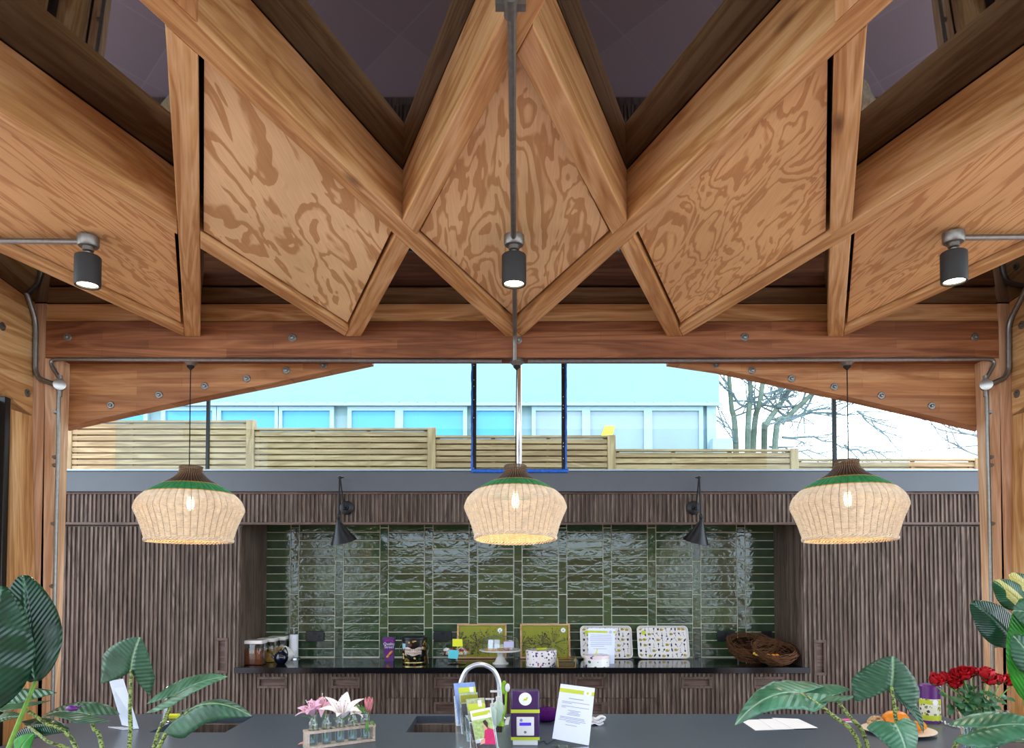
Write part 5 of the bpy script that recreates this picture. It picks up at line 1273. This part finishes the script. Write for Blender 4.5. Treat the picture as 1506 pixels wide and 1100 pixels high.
# ================================================================== THINGS ON THE BACK WORKTOP
def jar(c, w, hgt, fill, fh, label):
    t = thing('storage_jar', label, 'jar', c, 'clear storage jars with white lids')
    m = MB()
    def sq(r, z, k=.22): 
        out = []
        for i in range(4):
            for j in range(5):
                a = PI/2*i+PI/2*j/4; cx_, cy_ = ((1, 1), (-1, 1), (-1, -1), (1, -1))[i]
                out.append(c+Vector((cx_*r*(1-k)+r*k*math.cos(a), cy_*r*(1-k)+r*k*math.sin(a), z)))
        return out
    r = w/2
    m.loft([sq(r*.96, 0), sq(r, .006), sq(r, hgt*.84), sq(r*.97, hgt*.86)], caps=False); m.loft([sq(r*.96, 0), sq(r*.3, 0)], caps=True); obj('container', m, M['glass'], t)
    m = MB(); m.loft([sq(r*.95, .004), sq(r*.97, .008), sq(r*.97, fh)]); obj('contents', m, M[fill], t)
    m = MB(); m.loft([sq(r*1.03, hgt*.86), sq(r*1.05, hgt*.88), sq(r*1.05, hgt*.97), sq(r*.98, hgt)]); obj('lid', m, M['white_gloss'], t)
c = B(372.5, 978); c.y += .05; jar(c, .135, .185, 'coffee', .115, 'front clear jar of brown powder with a white lid, left end of the worktop')
c = c+Vector((.035, .165, 0)); jar(c, .13, .185, 'cookie', .07, 'middle clear storage jar with a white lid, behind the brown one')
c = c+Vector((.035, .155, 0)); jar(c, .13, .185, 'cookie', .10, 'rear clear storage jar with a white lid, nearest the tiles')
def teapot(c, r, mat, label, spout):
    t = thing('teapot', label, 'teapot', c, 'round teapots')
    m = MB(); m.lathe([(r*.5, 0), (r*.55, .003), (r*.92, r*.55), (r, r*.95), (r*.86, r*1.45), (r*.5, r*1.75), (r*.45, r*1.8)], c, 26); obj('body', m, M[mat], t)
    m = MB(); m.lathe([(r*.46, r*1.8), (r*.4, r*1.92), (r*.12, r*2.0), (r*.15, r*2.12), (.001, r*2.2)], c, 20); obj('lid', m, M[mat], t)
    s = spout
    m = MB(); m.tube(smooth_path([c+Vector((s*r*.85, 0, r*.8)), c+Vector((s*r*1.2, 0, r*1.1)), c+Vector((s*r*1.35, 0, r*1.55))], 5), [r*.24]*3+[r*.2]*4+[r*.14]*4, 10); obj('spout', m, M[mat], t)
    m = MB(); m.tube(smooth_path([c+Vector((0, -.0, r*1.85)), c+Vector((-s*r*.55, 0, r*2.3)), c+Vector((-s*r*.9, 0, r*1.7)), c+Vector((-s*r*.9, 0, r*1.2))], 5), r*.09, 8); obj('handle', m, M[mat], t)
c = B(410, 978); c.y += .055; teapot(c, .053, 'navy', 'round dark blue glazed pot beside the storage jars', -1)
c = B(418, 973); c.y += .10; teapot(c, .048, 'white_gloss', 'white pot partly hidden behind the dark blue pot', 1)
c = B(430.5, 969); c.y += .02
t = thing('kitchen_roll', 'white kitchen roll on an upright steel holder at the left of the tiles', 'kitchen roll', c)
zk = Z(933, c.y)-WT
m = MB(); m.lathe([(.036, .012), (.037, .02), (.034, zk-.005), (.033, zk), (.012, zk)], c, 24); obj('paper_roll', m, M['paper'], t)
m = MB(); m.lathe([(.055, 0), (.055, .008), (.006, .011)], c, 24); m.tube([c, c+U*(zk+.05)], .006, 10); obj('holder', m, M['chrome'], t)
# purple sweet carton
c0 = B(571, 972.5); Yq = c0.y; x0, x1, x2, x3 = (at(p, 950, Yq).x for p in (566, 578.5, 580, 563)); zt = Z(937.5, Yq)
t = thing('sweet_carton', 'tall purple carton of sweets with white lettering, left of the decorated tin', 'carton', (c0.x, Yq, WT))
m = MB(); m.loft([[(x0, Yq, WT+.0005), (x1, Yq, WT+.0005), (x1, Yq+.05, WT+.0005), (x0, Yq+.05, WT+.0005)], [(x3, Yq-.004, zt-.012), (x2, Yq-.004, zt-.012), (x2, Yq+.06, zt-.012), (x3, Yq+.06, zt-.012)], [(x3, Yq-.004, zt), (x2, Yq-.004, zt), (x2, Yq+.06, zt), (x3, Yq+.06, zt)]]); obj('carton', m, M['purple'], t, smooth=False)
xm = (x0+x1)/2
for body, py, sz in (('Quality', 947, .030), ('Street', 951.5, .030)): obj('lettering', textmb(body, sz, (xm+.001, Yq-.0052, Z(py, Yq)), (1, 0, 0), (0, 0, 1)), M['white'], t, smooth=False, label='white lettering')
m = MB(); m.sheet(lambda u, v: Vector((xm+.036*math.cos(PI*u)*(1-.12*v), Yq-.0052, Z(945, Yq)+.022*math.sin(PI*u)*(1-.12*v))), 12, 1); obj('red_arc', m, M['pink_print'], t, smooth=False)
m = MB()
for k in range(5): m.ell((xm-.012+.008*k, Yq-.003, Z(966, Yq)+.010*k), .011, .003, .009, 8, 5)
obj('sweets_print', m, plain('toffee_print', 'c8813a', .4, 0, .3, .4, 90), t)
# decorated tin bucket
c = B(607, 978); c.y += .095; r = .096; zt = Z(938, c.y-.09)-WT
t = thing('gift_tin', 'black and gold decorated bucket tin with handle on the worktop', 'tin', c)
m = MB(); m.lathe([(r*.93, 0), (r*.96, .004), (r, zt*.9)], c, 36); obj('body', m, spotted('gold_festive_print', '17120f', ['a8843a', '5b2a1a', 'c7b07a', '2e3d28', '7a5a22'], 34, .43, .25), t)
m = MB(); m.lathe([(r*1.03, zt*.9), (r*1.04, zt*.93), (r*1.03, zt), (r*.8, zt+.010), (.001, zt+.012)], c, 36); obj('lid', m, M['black_metal'], t)
m = MB(); m.lathe([(r*.975, .012), (r*.98, .02)], c, 36, caps=False); m.lathe([(r*.94, .003), (r*.945, .008)], c, 36, caps=False); obj('gold_rim', m, plain('gold_metal', 'c9b878', .25, .9), t)
def curved(mb, c, r, z): return mb
m = MB(); m.sheet(lambda u, v: c+Vector((math.sin(-.72+1.44*u)*(r*1.0), -math.cos(-.72+1.44*u)*(r*1.0)-.001, zt*(.36+.26*v+.03*math.sin(9*u)))), 24, 2); obj('name_banner', m, plain('cream_banner', 'cdb6a8', .4), t, label='cream name banner')
def curve_text(body, size, z):
    mb = textmb(body, size, (0, 0, 0), (1, 0, 0), (0, 0, 1)); 
    for v in mb.v:
        a = v.x/(r*1.0); rr = r*1.0+.0016-v.y*.3; v.x, v.y, v.z = c.x+math.sin(a)*rr, c.y-math.cos(a)*rr-.001, c.z+v.z+z
    return mb
for body, sz, zz in (('PANETTONE', .026, zt*.55), ('CIOCCOLATO', .021, zt*.43)): obj('lettering', curve_text(body, sz, zz), M['violet_ink'], t, smooth=False)
m = MB(); m.sheet(lambda u, v: c+Vector((math.sin(-1.05+.42*u)*r*1.004, -math.cos(-1.05+.42*u)*r*1.004-.001, zt*(.58+.2*v))), 6, 4); obj('blue_seal', m, plain('pale_blue_seal', '8fb0c4', .4), t)
m = MB(); m.tube(smooth_path([c+Vector((-r*1.02, 0, zt*.75)), c+Vector((-r*1.18, -.02, zt*.6)), c+Vector((-r*1.08, -.05, zt*.4))], 5), .002, 6); m.tube(smooth_path([c+Vector((r*1.02, 0, zt*.75)), c+Vector((r*1.18, -.02, zt*.6)), c+Vector((r*1.08, -.05, zt*.4))], 5), .002, 6); obj('handle', m, M['galv'], t)
m = MB(); m.sheet(lambda u, v: c+Vector((r*1.06+.012*u, -.045-.01*u, zt*.52-(zt*.50)*u+.006*v)), 6, 2); obj('red_ribbon', m, M['coral_petal'], t, solid=.002)
# glass cake stand with cakes
def cake(c, kind, label):
    t = thing('cake', label, 'cake', c, 'little cakes under the glass dome')
    m = MB(); m.lathe([(.017, 0), (.021, .02)], c, 14); obj('case', m, M['cookie' if kind else 'coffee'], t)
    m = MB(); m.lathe([(.021, .02), (.023, .026), (.016, .036), (.006, .042), (.001, .043)], c, 14); obj('icing', m, M[('white', 'red_sweet', 'coffee')[kind % 3]], t)
c = B(671, 978); c.y += .06
zs_ = Z(961.5, c.y)-WT
t = thing('cake_stand', 'clear glass cake stand with a dome of little cakes and sticky notes', 'cake stand', c)
m = MB(); m.lathe([(.068, 0), (.070, .004), (.03, .010), (.012, .02), (.010, zs_*.7), (.02, zs_-.006), (.128, zs_-.001), (.130, zs_+.004), (.02, zs_+.002), (.001, zs_+.002)], c, 40); obj('stand', m, M['glass'], t)
m = MB(); m.lathe([(.118, zs_+.005), (.115, zs_+.03), (.098, zs_+.07), (.06, zs_+.098), (.012, zs_+.108), (.010, zs_+.118), (.015, zs_+.125), (.010, zs_+.133), (.001, zs_+.134)], c, 40, caps=False); obj('dome', m, M['glass'], t)
ck = ['pale little cake at the left under the clear dome', 'little cake with white icing under the clear dome', 'dark little cake in the middle under the clear dome', 'little cake with red icing under the clear dome', 'brown little cake at the right under the clear dome', 'little cake with pale icing at the far right of the clear dome']
for k, (dx_, dy_) in enumerate(((-.08, -.01), (-.045, -.055), (-.03, .02), (.03, .03), (.035, -.05), (.078, 0))): cake(c+Vector((dx_, dy_, zs_+.0045)), k, ck[k])
def note(px, Yq, mat, label, rot=0, grp='sticky notes on the cake stands'):
    q = [at(a, b, Yq) for a, b in px]; m = MB(); m.loft([q, [p+Vector((0, .0012, 0)) for p in q]]); return tag(obj('sticky_note', m, M[mat], smooth=False), label, 'note', grp)
yn = c.y-.135
note([(665.5, 950.5), (680.5, 951), (680, 940), (665.5, 939.5)], c.y-.121, 'yellow_note', 'yellow sticky note on the clear dome above the cyan one')
note([(659, 968), (673, 969), (675, 956.5), (660.5, 955.5)], yn, 'cyan_note', 'cyan sticky note hanging from the clear cake stand')
# white cake stand
c = B(736, 977); c.y += .05
zs_ = Z(956.5, c.y)-WT
t = thing('cake_stand', 'white china cake stand with a clear glass dome', 'cake stand', c)
m = MB(); m.lathe([(.062, 0), (.063, .006), (.045, .016), (.028, .05), (.024, zs_*.55), (.03, zs_-.014), (.08, zs_-.006), (.160, zs_-.002), (.165, zs_+.004), (.16, zs_+.008), (.001, zs_+.005)], c, 44); obj('stand', m, M['white_gloss'], t)
m = MB(); m.lathe([(.142, zs_+.007), (.141, zs_+.06), (.130, zs_+.09), (.10, zs_+.108), (.016, zs_+.113), (.012, zs_+.12), (.020, zs_+.13), (.018, zs_+.141), (.001, zs_+.146)], c, 44, caps=False); obj('dome', m, M['glass'], t)
z_ = WT+zs_+.008
bl_ = ['golden biscuit lying at the left under the glass dome of the white stand', 'golden biscuit under the left glass on the white stand', 'pale biscuit leaning in the middle of the white stand', 'red topped biscuit at the right of the white stand']
for k, (dx_, dy_, mt) in enumerate(((-.09, -.05, 'cookie'), (-.055, -.07, 'cookie'), (.0, -.02, 'cookie'), (.05, -.05, 'red_sweet'))):
    q = Vector((c.x+dx_, c.y+dy_, z_)); m = MB(); m.lathe([(.024, 0), (.027, .004), (.024, .010), (.001, .012)], q, 16); tag(obj('biscuit', m, M[mt], org=q), bl_[k], 'biscuit', 'biscuits under the dome of the white stand')
for dx_, lb in ((-.075, 'left little drinking glass under the dome of the white stand'), (-.028, 'right little drinking glass under the dome of the white stand')):
    q = Vector((c.x+dx_, c.y+.035, z_)); m = MB(); m.lathe([(.020, 0), (.022, .07), (.0205, .07), (.0188, .004), (.001, .004)], q, 20, caps=False); tag(obj('small_glass', m, M['acr_white'], org=q), lb, 'glass', 'little glasses under the dome')
note([(741, 952), (755.5, 952), (755.5, 943), (741, 943.5)], c.y-.148, 'lilac_note', 'pale lilac note on the dome of the white cake stand')
# framed allium prints
def framed(x0, x1, y0, y1, label, seed):
    Yq = YT-.055; zt = Z(y0, Yq+.03)
    bl = Vector((at(x0, 950, Yq).x, Yq-.035, WT+.001)); br = Vector((at(x1, 950, Yq).x, Yq-.035, WT+.001)); up = (Vector((bl.x, Yq+.035, zt))-bl)
    ux = (br-bl); Lx, Lz = ux.length, up.length; ux.normalize(); up.normalize(); n = ux.cross(up)*1.0
    n = n if n.y < 0 else -n
    def P(u, v, d=0): return bl+ux*(u*Lx)+up*(v*Lz)+n*d
    t = thing('picture_frame', label, 'picture', (bl+br)/2, 'framed prints leaning on the tiles')
    fw, d = .0135, .014
    m = MB()
    for u0, u1, v0, v1 in ((0, 1, 0, fw/Lz), (0, 1, 1-fw/Lz, 1), (0, fw/Lx, fw/Lz, 1-fw/Lz), (1-fw/Lx, 1, fw/Lz, 1-fw/Lz)):
        m.loft([[P(u0, v0, k), P(u1, v0, k), P(u1, v1, k), P(u0, v1, k)] for k in (0, d)])
    obj('frame', m, M['pine_frame'], t, smooth=False)
    m = MB(); e = fw*.8; m.loft([[P(e/Lx, e/Lz, k), P(1-e/Lx, e/Lz, k), P(1-e/Lx, 1-e/Lz, k), P(e/Lx, 1-e/Lz, k)] for k in (.001, .005)]); obj('print', m, M['olive'], t, smooth=False)
    rt = random.Random(seed); m = MB()
    for (cu, cv, rad, a0, a1) in ((.03, .42, .10, -2.2, 1.6), (.42, .46, .085, 0, 6.3), (.66, .42, .135, 0, 6.3)):
        for k in range(74):
            a = rt.uniform(a0, a1); L = rad*rt.uniform(.55, 1.0); p0 = P(cu, cv, .0056)+(ux*math.cos(a)+up*math.sin(a))*rad*.12; p1 = P(cu, cv, .0056)+(ux*math.cos(a)+up*math.sin(a))*L
            q = p1-bl; 
            if not (.018 < q.dot(ux) < Lx-.018 and .018 < q.dot(up) < Lz-.018): continue
            w = (p1-p0).cross(n).normalized()*.0005
            m.add([p0-w, p0+w, p1+w, p1-w], [(0, 1, 2, 3)])
            for j in range(2):
                b_ = a+rt.uniform(-1, 1); e_ = ux*math.cos(b_)+up*math.sin(b_); f_ = e_.cross(n)
                m.add([p1-f_*.0012, p1+e_*.003-f_*.0030, p1+e_*.0085, p1+e_*.003+f_*.0030], [(0, 1, 2, 3)])
    obj('seed_head_drawing', m, M['violet_ink'], t, smooth=False)
    m = MB(); q = P(.865, .82, .0056); m.lathe([(.019, 0), (.019, .0008)], q, 24, n); lg = obj('logo_disc', m, M['paper'], t)
    m = MB(); q = q+n*.001; m.add([q+ux*(.008*a)+up*(.008*b) for a, b in ((-.9, -.9), (-.5, .3), (.2, .2), (.9, .9), (.7, -.3), (-.1, -.5))], [tuple(range(6))]); obj('bird_mark', m, M['olive'], lg, smooth=False)
framed(672, 745, 918, 968, 'left framed print of dark seed heads on olive, behind the cake stands', 4)
framed(765, 838.5, 918, 968, 'right framed print of dark seed heads on olive, behind the flowery tin', 9)
# flowery cake tin
c = B(797, 981); c.y += .11
zt = Z(957.5, c.y-.11)-WT; r = .115
t = thing('cake_tin', 'white cylindrical tin with small purple flowers, in front of the right framed print', 'tin', c)
m = MB(); m.lathe([(r, 0), (r, zt*.72)], c, 40); obj('tin_body', m, spotted('small_flower_print', 'e8e2df', ['4a3468', '7a4f86', '2f2a48', 'a8556f', '6a5a8a'], 46, .36, .35), t)
m = MB(); m.lathe([(r*1.012, zt*.72), (r*1.012, zt*.98), (r*.99, zt), (.001, zt)], c, 40); obj('lid', m, spotted('small_flower_lid', 'e8e2df', ['4a3468', '7a4f86', '2f2a48', 'a8556f', '6a5a8a'], 46, .36, .35), t)
q = c+Vector((.0, -.03, zt+.004)); m = MB(); m.sheet(lambda u, v: q+Vector((-.035+.075*u, -.03+.05*v, .006*u+.008*v)), 3, 3); tag(obj('sticky_note', m, M['yellow_note'], solid=.001), 'yellow note lying on the lid of the flowery cake tin', 'note')
# glass butter dish
c0, c1 = B(820, 982), B(847, 982); xc = (c0.x+c1.x)/2; Yq = c0.y; zt = Z(968.5, Yq)
t = thing('glass_box', 'small glass box with brass edges beside the flowery cake tin', 'box', (xc, Yq+.05, WT))
w = (c1.x-c0.x)/2
m = MB(); q0 = [(xc-w*.92, Yq, WT+.001), (xc+w*.92, Yq, WT+.001), (xc+w*.92, Yq+.09, WT+.001), (xc-w*.92, Yq+.09, WT+.001)]; q1 = [(xc-w, Yq-.004, zt), (xc+w, Yq-.004, zt), (xc+w, Yq+.094, zt), (xc-w, Yq+.094, zt)]
m.loft([q0, q1]); obj('glass_sides', m, M['glass'], t, smooth=False)
m = MB()
for a, b in zip(q0, q1): m.tube([a, b], .0028, 6)
for q in (q0, q1):
    for i in range(4): m.tube([q[i], q[(i+1) % 4]], .0028, 6)
obj('brass_edges', m, plain('brass', 'b9a25e', .3, .9), t)
obj('contents', MB().box(xc-w*.8, xc+w*.8, Yq+.012, Yq+.08, WT+.002, WT+(zt-WT)*.55), plain('dark_sachets', '5a4a30', .6, 0, .3, .3, 60), t, bevel=.004)
# patterned trays
def tray(x0, x1, y0, y1, label, seed):
    Yq = YT-.06
    bl = Vector((at(x0, 950, Yq).x, Yq-.05, WT+.001)); br = Vector((at(x1, 950, Yq).x, Yq-.05, WT+.001)); up = Vector((bl.x, Yq+.03, Z(y0, Yq+.03)))-bl
    ux = br-bl; Lx, Lz = ux.length, up.length; ux.normalize(); up.normalize(); n = ux.cross(up); n = n if n.y < 0 else -n
    t = thing('serving_tray', label, 'tray', (bl+br)/2, 'patterned trays leaning on the tiles')
    def rr(inset, d, cr=.035):
        out = []
        for i in range(4):
            cx_, cz_ = ((1, 1), (0, 1), (0, 0), (1, 0))[i]; px_ = Lx-inset-cr if cx_ else inset+cr; pz_ = Lz-inset-cr if cz_ else inset+cr
            for j in range(6):
                a = PI/2*i+PI/2*j/5; out.append(bl+ux*(px_+cr*math.cos(a))+up*(pz_+cr*math.sin(a))+n*d)
        return out
    m = MB(); m.loft([rr(.012, 0), rr(0, .020), rr(.004, .021), rr(.015, .004)]); obj('tray_body', m, M['tray_white'], t)
    rt = random.Random(seed); ms = {'violet_ink': MB(), 'gold_ink': MB()}
    def shp(k, u, v, s, a):
        f = ux*math.cos(a)+up*math.sin(a); g_ = -ux*math.sin(a)+up*math.cos(a)
        sh = {'fork': [(-1, -.12), (.3, -.1), (.4, -.4), (1, -.4), (1, -.25), (.55, -.2), (.55, -.05), (1, -.05), (1, .1), (.55, .1), (.55, .2), (1, .25), (1, .4), (.4, .4), (.3, .1), (-1, .08)],
              'trowel': [(-1, -.1), (.0, -.08), (.15, -.38), (.7, -.3), (1, 0), (.7, .3), (.15, .38), (0, .08), (-1, .1)],
              'pot': [(-.7, -.5), (.7, -.7), (.7, .7), (-.7, .5)], 'can': [(-.8, -.5), (.3, -.5), (1, .3), (.9, .5), (.3, 0), (.3, .5), (-.5, .55), (-.8, .4)],
              'leafs': [(-1, 0), (-.4, -.35), (.4, -.3), (1, 0), (.4, .3), (-.4, .35)], 'rake': [(-1, -.07), (1, -.07), (1, -.5), (1.12, -.5), (1.12, .5), (1, .5), (1, .07), (-1, .07)]}[k]
        m_ = ms['gold_ink' if k in ('can',) else 'violet_ink']
        o_ = bl+ux*(u*Lx)+up*(v*Lz)+n*.0052
        m_.add([o_+f*(x*s)+g_*(y*s) for x, y in sh], [tuple(range(len(sh)))])
    for i in range(11):
        for j in range(6):
            u, v = .075+.85*i/10+rt.uniform(-.01, .01), .10+.80*j/5+rt.uniform(-.015, .015)
            k = rt.choice(['fork', 'trowel', 'pot', 'leafs', 'rake', 'fork', 'trowel', 'can'] if (i+2*j) % 5 else ['can'])
            shp(k, u, v, {'pot': .013, 'can': .019}.get(k, .018), PI/2+rt.choice([0, .6, -.6, PI, .25]) if k not in ('pot', 'can') else (PI/2 if k == 'pot' else 0))
    for k, mm in ms.items(): o_ = obj('garden_tool_print', mm, M[k], t, smooth=False)
    m = MB(); q = bl+ux*(.135*Lx)+up*(.80*Lz)+n*.0056; m.disc(q, n, .018, .0006, 20); obj('logo_disc', m, M['lime'], t)
M['tray_white'] = plain('off_white_tray', 'e6dfdb', .35, 0, .4, .03, 10)
tray(853, 929, 921, 969, 'patterned tray of garden tools leaning on the tiles behind the upright notice', 2)
tray(936.5, 1012, 921, 969, 'patterned tray of garden tools leaning on the tiles, fully visible', 8)
# upright notice
q0 = B(886, 976.5); Yq = q0.y
t = thing('notice_stand', 'upright white notice with a lime heading, standing in front of the left patterned tray', 'notice', q0)
q = [at(865, 976, Yq), at(903.5, 976.5, Yq), at(905, 924.5, Yq+.03), at(865, 923.5, Yq+.03)]; q[0].z = q[1].z = WT+.001
bl, br, tr, tl = q; nn = (br-bl).cross(tl-bl).normalized(); nn = nn if nn.y < 0 else -nn
m = MB(); m.loft([q, [p-nn*.003 for p in q]]); obj('sheet', m, M['notice'], t, smooth=False)
m = MB(); m.box(bl.x, br.x, Yq+.004, Yq+.06, WT, WT+.004); obj('acrylic_foot', m, M['acrylic'], t)
strip('lime_band', 0, .72, .07, .13, 'lime'); strip('lime_band', .92, 1, .07, .13, 'lime')
m = MB(); cq = PN(.82, .10); m.lathe([(.012, 0), (.012, .001)], cq+nn*.0004, 18, nn); obj('logo_disc', m, M['lilac_note'], t)
m = MB()
for v, a, b in ((.19, .1, .85), (.24, .08, .9), (.29, .08, .88), (.34, .08, .9), (.40, .1, .9), (.45, .08, .88), (.50, .1, .6), (.57, .2, .7)): line(a, b, v, .01)
obj('printed_lines', m, M['ink'], t, smooth=False)
c = B(880, 982); c.y += .10; zt = Z(965, c.y-.1)-WT; r = .101
c.y -= .0
t = thing('cake_tin', 'low white tin with scattered bright flowers, in front of the upright notice', 'tin', Vector((c.x, Yq-.11, WT)))
c = Vector((c.x, Yq-.108, WT)); r = .096; zt = Z(965, c.y-.09)-WT
m = MB(); m.lathe([(r, 0), (r, zt*.7)], c, 36); obj('tin_body', m, spotted('big_flower_print', 'f0eeec', ['3a2a58', 'c23a5a', '2d5a3a', 'd8c23a', '5a2a6a'], 24, .30, .35), t)
m = MB(); m.lathe([(r*1.012, zt*.7), (r*1.012, zt*.97), (r*.98, zt), (.001, zt)], c, 36); obj('lid', m, spotted('big_flower_lid', 'ecdcdc', ['3a2a58', 'c23a5a', '2d5a3a', 'd8c23a', '5a2a6a'], 24, .26, .35), t)
q = Vector((c.x-.005, c.y-.01, c.z+zt+.0015)); m = MB(); m.sheet(lambda u, v: q+Vector((-.02+.02*u+.012*v, -.04+.02*v, .045*u*u+.001)), 5, 3); tag(obj('sticky_note', m, M['yellow_note'], solid=.001), 'curled yellow note on the lid of the low flowered tin', 'note')
# twig nests
def nest(c, r, hgt, label, n=70, seed=1, tilt=(0, 0)):
    rt = random.Random(seed); t = thing('twig_nest', label, 'nest', c, 'twig nests on the worktop')
    R_ = Matrix.Rotation(tilt[0], 3, 'X') @ Matrix.Rotation(tilt[1], 3, 'Y')
    m = MB()
    for k in range(n):
        f = rt.random(); a0 = rt.uniform(0, 2*PI); sp_ = rt.uniform(2.0, 5.2); rr0 = r*(.55+.45*math.sin(f*PI/2))*rt.uniform(.9, 1.07); z0 = .006+hgt*f
        pts = []
        for i in range(13):
            a = a0+sp_*i/12; rr_ = rr0*(1+.06*math.sin(3*a+k)); pts.append(c+R_ @ Vector((rr_*math.cos(a), rr_*math.sin(a)*.9, max(.004, z0+hgt*.16*math.sin(2.3*a+k*1.7)))))
        m.tube(pts, rt.uniform(.0018, .0036), 5)
    for k in range(10):
        a, b = rt.uniform(0, 2*PI), rt.uniform(0, 2*PI); m.tube([c+R_ @ Vector((r*.9*math.cos(a), r*.8*math.sin(a), hgt*rt.uniform(.5, 1.1))), c+R_ @ Vector((0, 0, hgt*.4)), c+R_ @ Vector((r*.8*math.cos(b), r*.7*math.sin(b), hgt*rt.uniform(.3, .9)))], .0018, 4)
    o_ = obj('woven_twigs', m, M['twig'], t); o_['kind'] = 'stuff'
    m = MB(); m.lathe([(r*.5, .006), (r*.74, hgt*.45), (r*.84, hgt*.86), (r*.82, hgt*.86), (r*.70, hgt*.42), (r*.45, .016), (.001, .014)], (0, 0, 0), 28, caps=False); m.v = [c+R_ @ v for v in m.v]; obj('nest_shade_bowl', m, M['nest_shade'], t, label='bowl painted dark for the shade inside the nest')
    return t
c = B(1117, 978); c.y += .20; c.z += .03; nest(c, .185, .125, 'larger dark twig nest at the back right of the worktop', 110, 3, (.34, .0))
c2 = B(1146, 981); c2.y += .135; c2.z += .03; nest(c2+Vector((0, 0, .0)), .165, .10, 'smaller brown twig nest with orange eggs, in front of the larger one', 90, 5, (.36, .05))
for k, (dx_, dy_, lb) in enumerate(((-.04, -.045, 'left small orange egg in the front twig nest'), (-.005, -.05, 'middle small orange egg in the front twig nest'), (.028, -.04, 'right small orange egg in the front twig nest'))):
    q = c2+Vector((dx_, dy_+.03, .022)); m = MB(); m.ell(q+U*.016, .019, .016, .016, 14, 9); tag(obj('small_egg', m, M['orange']), lb, 'egg', 'orange eggs in the front nest')
q = c2+Vector((-.135, -.075, .055)); m = MB(); m.ell(q, .028, .012, .012); m.ell(q+Vector((-.028, 0, .009)), .010, .010, .010); m.loft([[q+Vector((.02, -.004, .002)), q+Vector((.02, .004, .002)), q+Vector((.02, 0, .007))], [q+Vector((.055, -.007, .0)), q+Vector((.055, .007, .0)), q+Vector((.055, 0, .004))]])
tag(obj('bird_ornament', m, plain('yellow_felt', 'c0a02c', .8)), 'small yellow bird ornament clipped to the twigs between the nests', 'ornament')
# ================================================================== LIGHT
w = bpy.data.worlds.new('sky'); bpy.context.scene.world = w; w.use_nodes = True
nt = w.node_tree; nt.nodes.clear()
out = nt.nodes.new('ShaderNodeOutputWorld'); bg = nt.nodes.new('ShaderNodeBackground'); tc = nt.nodes.new('ShaderNodeTexCoord'); sx = nt.nodes.new('ShaderNodeSeparateXYZ')
nt.links.new(tc.outputs['Generated'], sx.inputs[0])
mr = nt.nodes.new('ShaderNodeMapRange'); mr.inputs[1].default_value = .3; mr.inputs[2].default_value = -.6; mr.inputs[3].default_value = SKY_FRONT; mr.inputs[4].default_value = SKY_BACK
nt.links.new(sx.outputs[1], mr.inputs[0])
cr = nt.nodes.new('ShaderNodeValToRGB'); mr2 = nt.nodes.new('ShaderNodeMapRange'); mr2.inputs[1].default_value = -.3; mr2.inputs[2].default_value = .3
nt.links.new(sx.outputs[1], mr2.inputs[0]); nt.links.new(mr2.outputs[0], cr.inputs[0])
cr.color_ramp.elements[0].color = (.72, .86, 1, 1); cr.color_ramp.elements[1].color = (.93, .97, 1, 1)
nt.links.new(cr.outputs[0], bg.inputs[0]); nt.links.new(mr.outputs[0], bg.inputs[1]); nt.links.new(bg.outputs[0], out.inputs[0])
sc = bpy.context.scene
sc.view_settings.view_transform = 'Standard'; sc.view_settings.look = 'None'; sc.view_settings.exposure = EXPO; sc.view_settings.gamma = 1.0
try: sc.view_settings.use_curve_mapping = False
except Exception: pass
sc.cycles.max_bounces = 10; sc.cycles.transparent_max_bounces = 24; sc.cycles.diffuse_bounces = 5; sc.cycles.glossy_bounces = 4
sc.cycles.use_denoising = True; sc.cycles.sample_clamp_indirect = 6.0
sc.cycles.caustics_reflective = False; sc.cycles.caustics_refractive = False
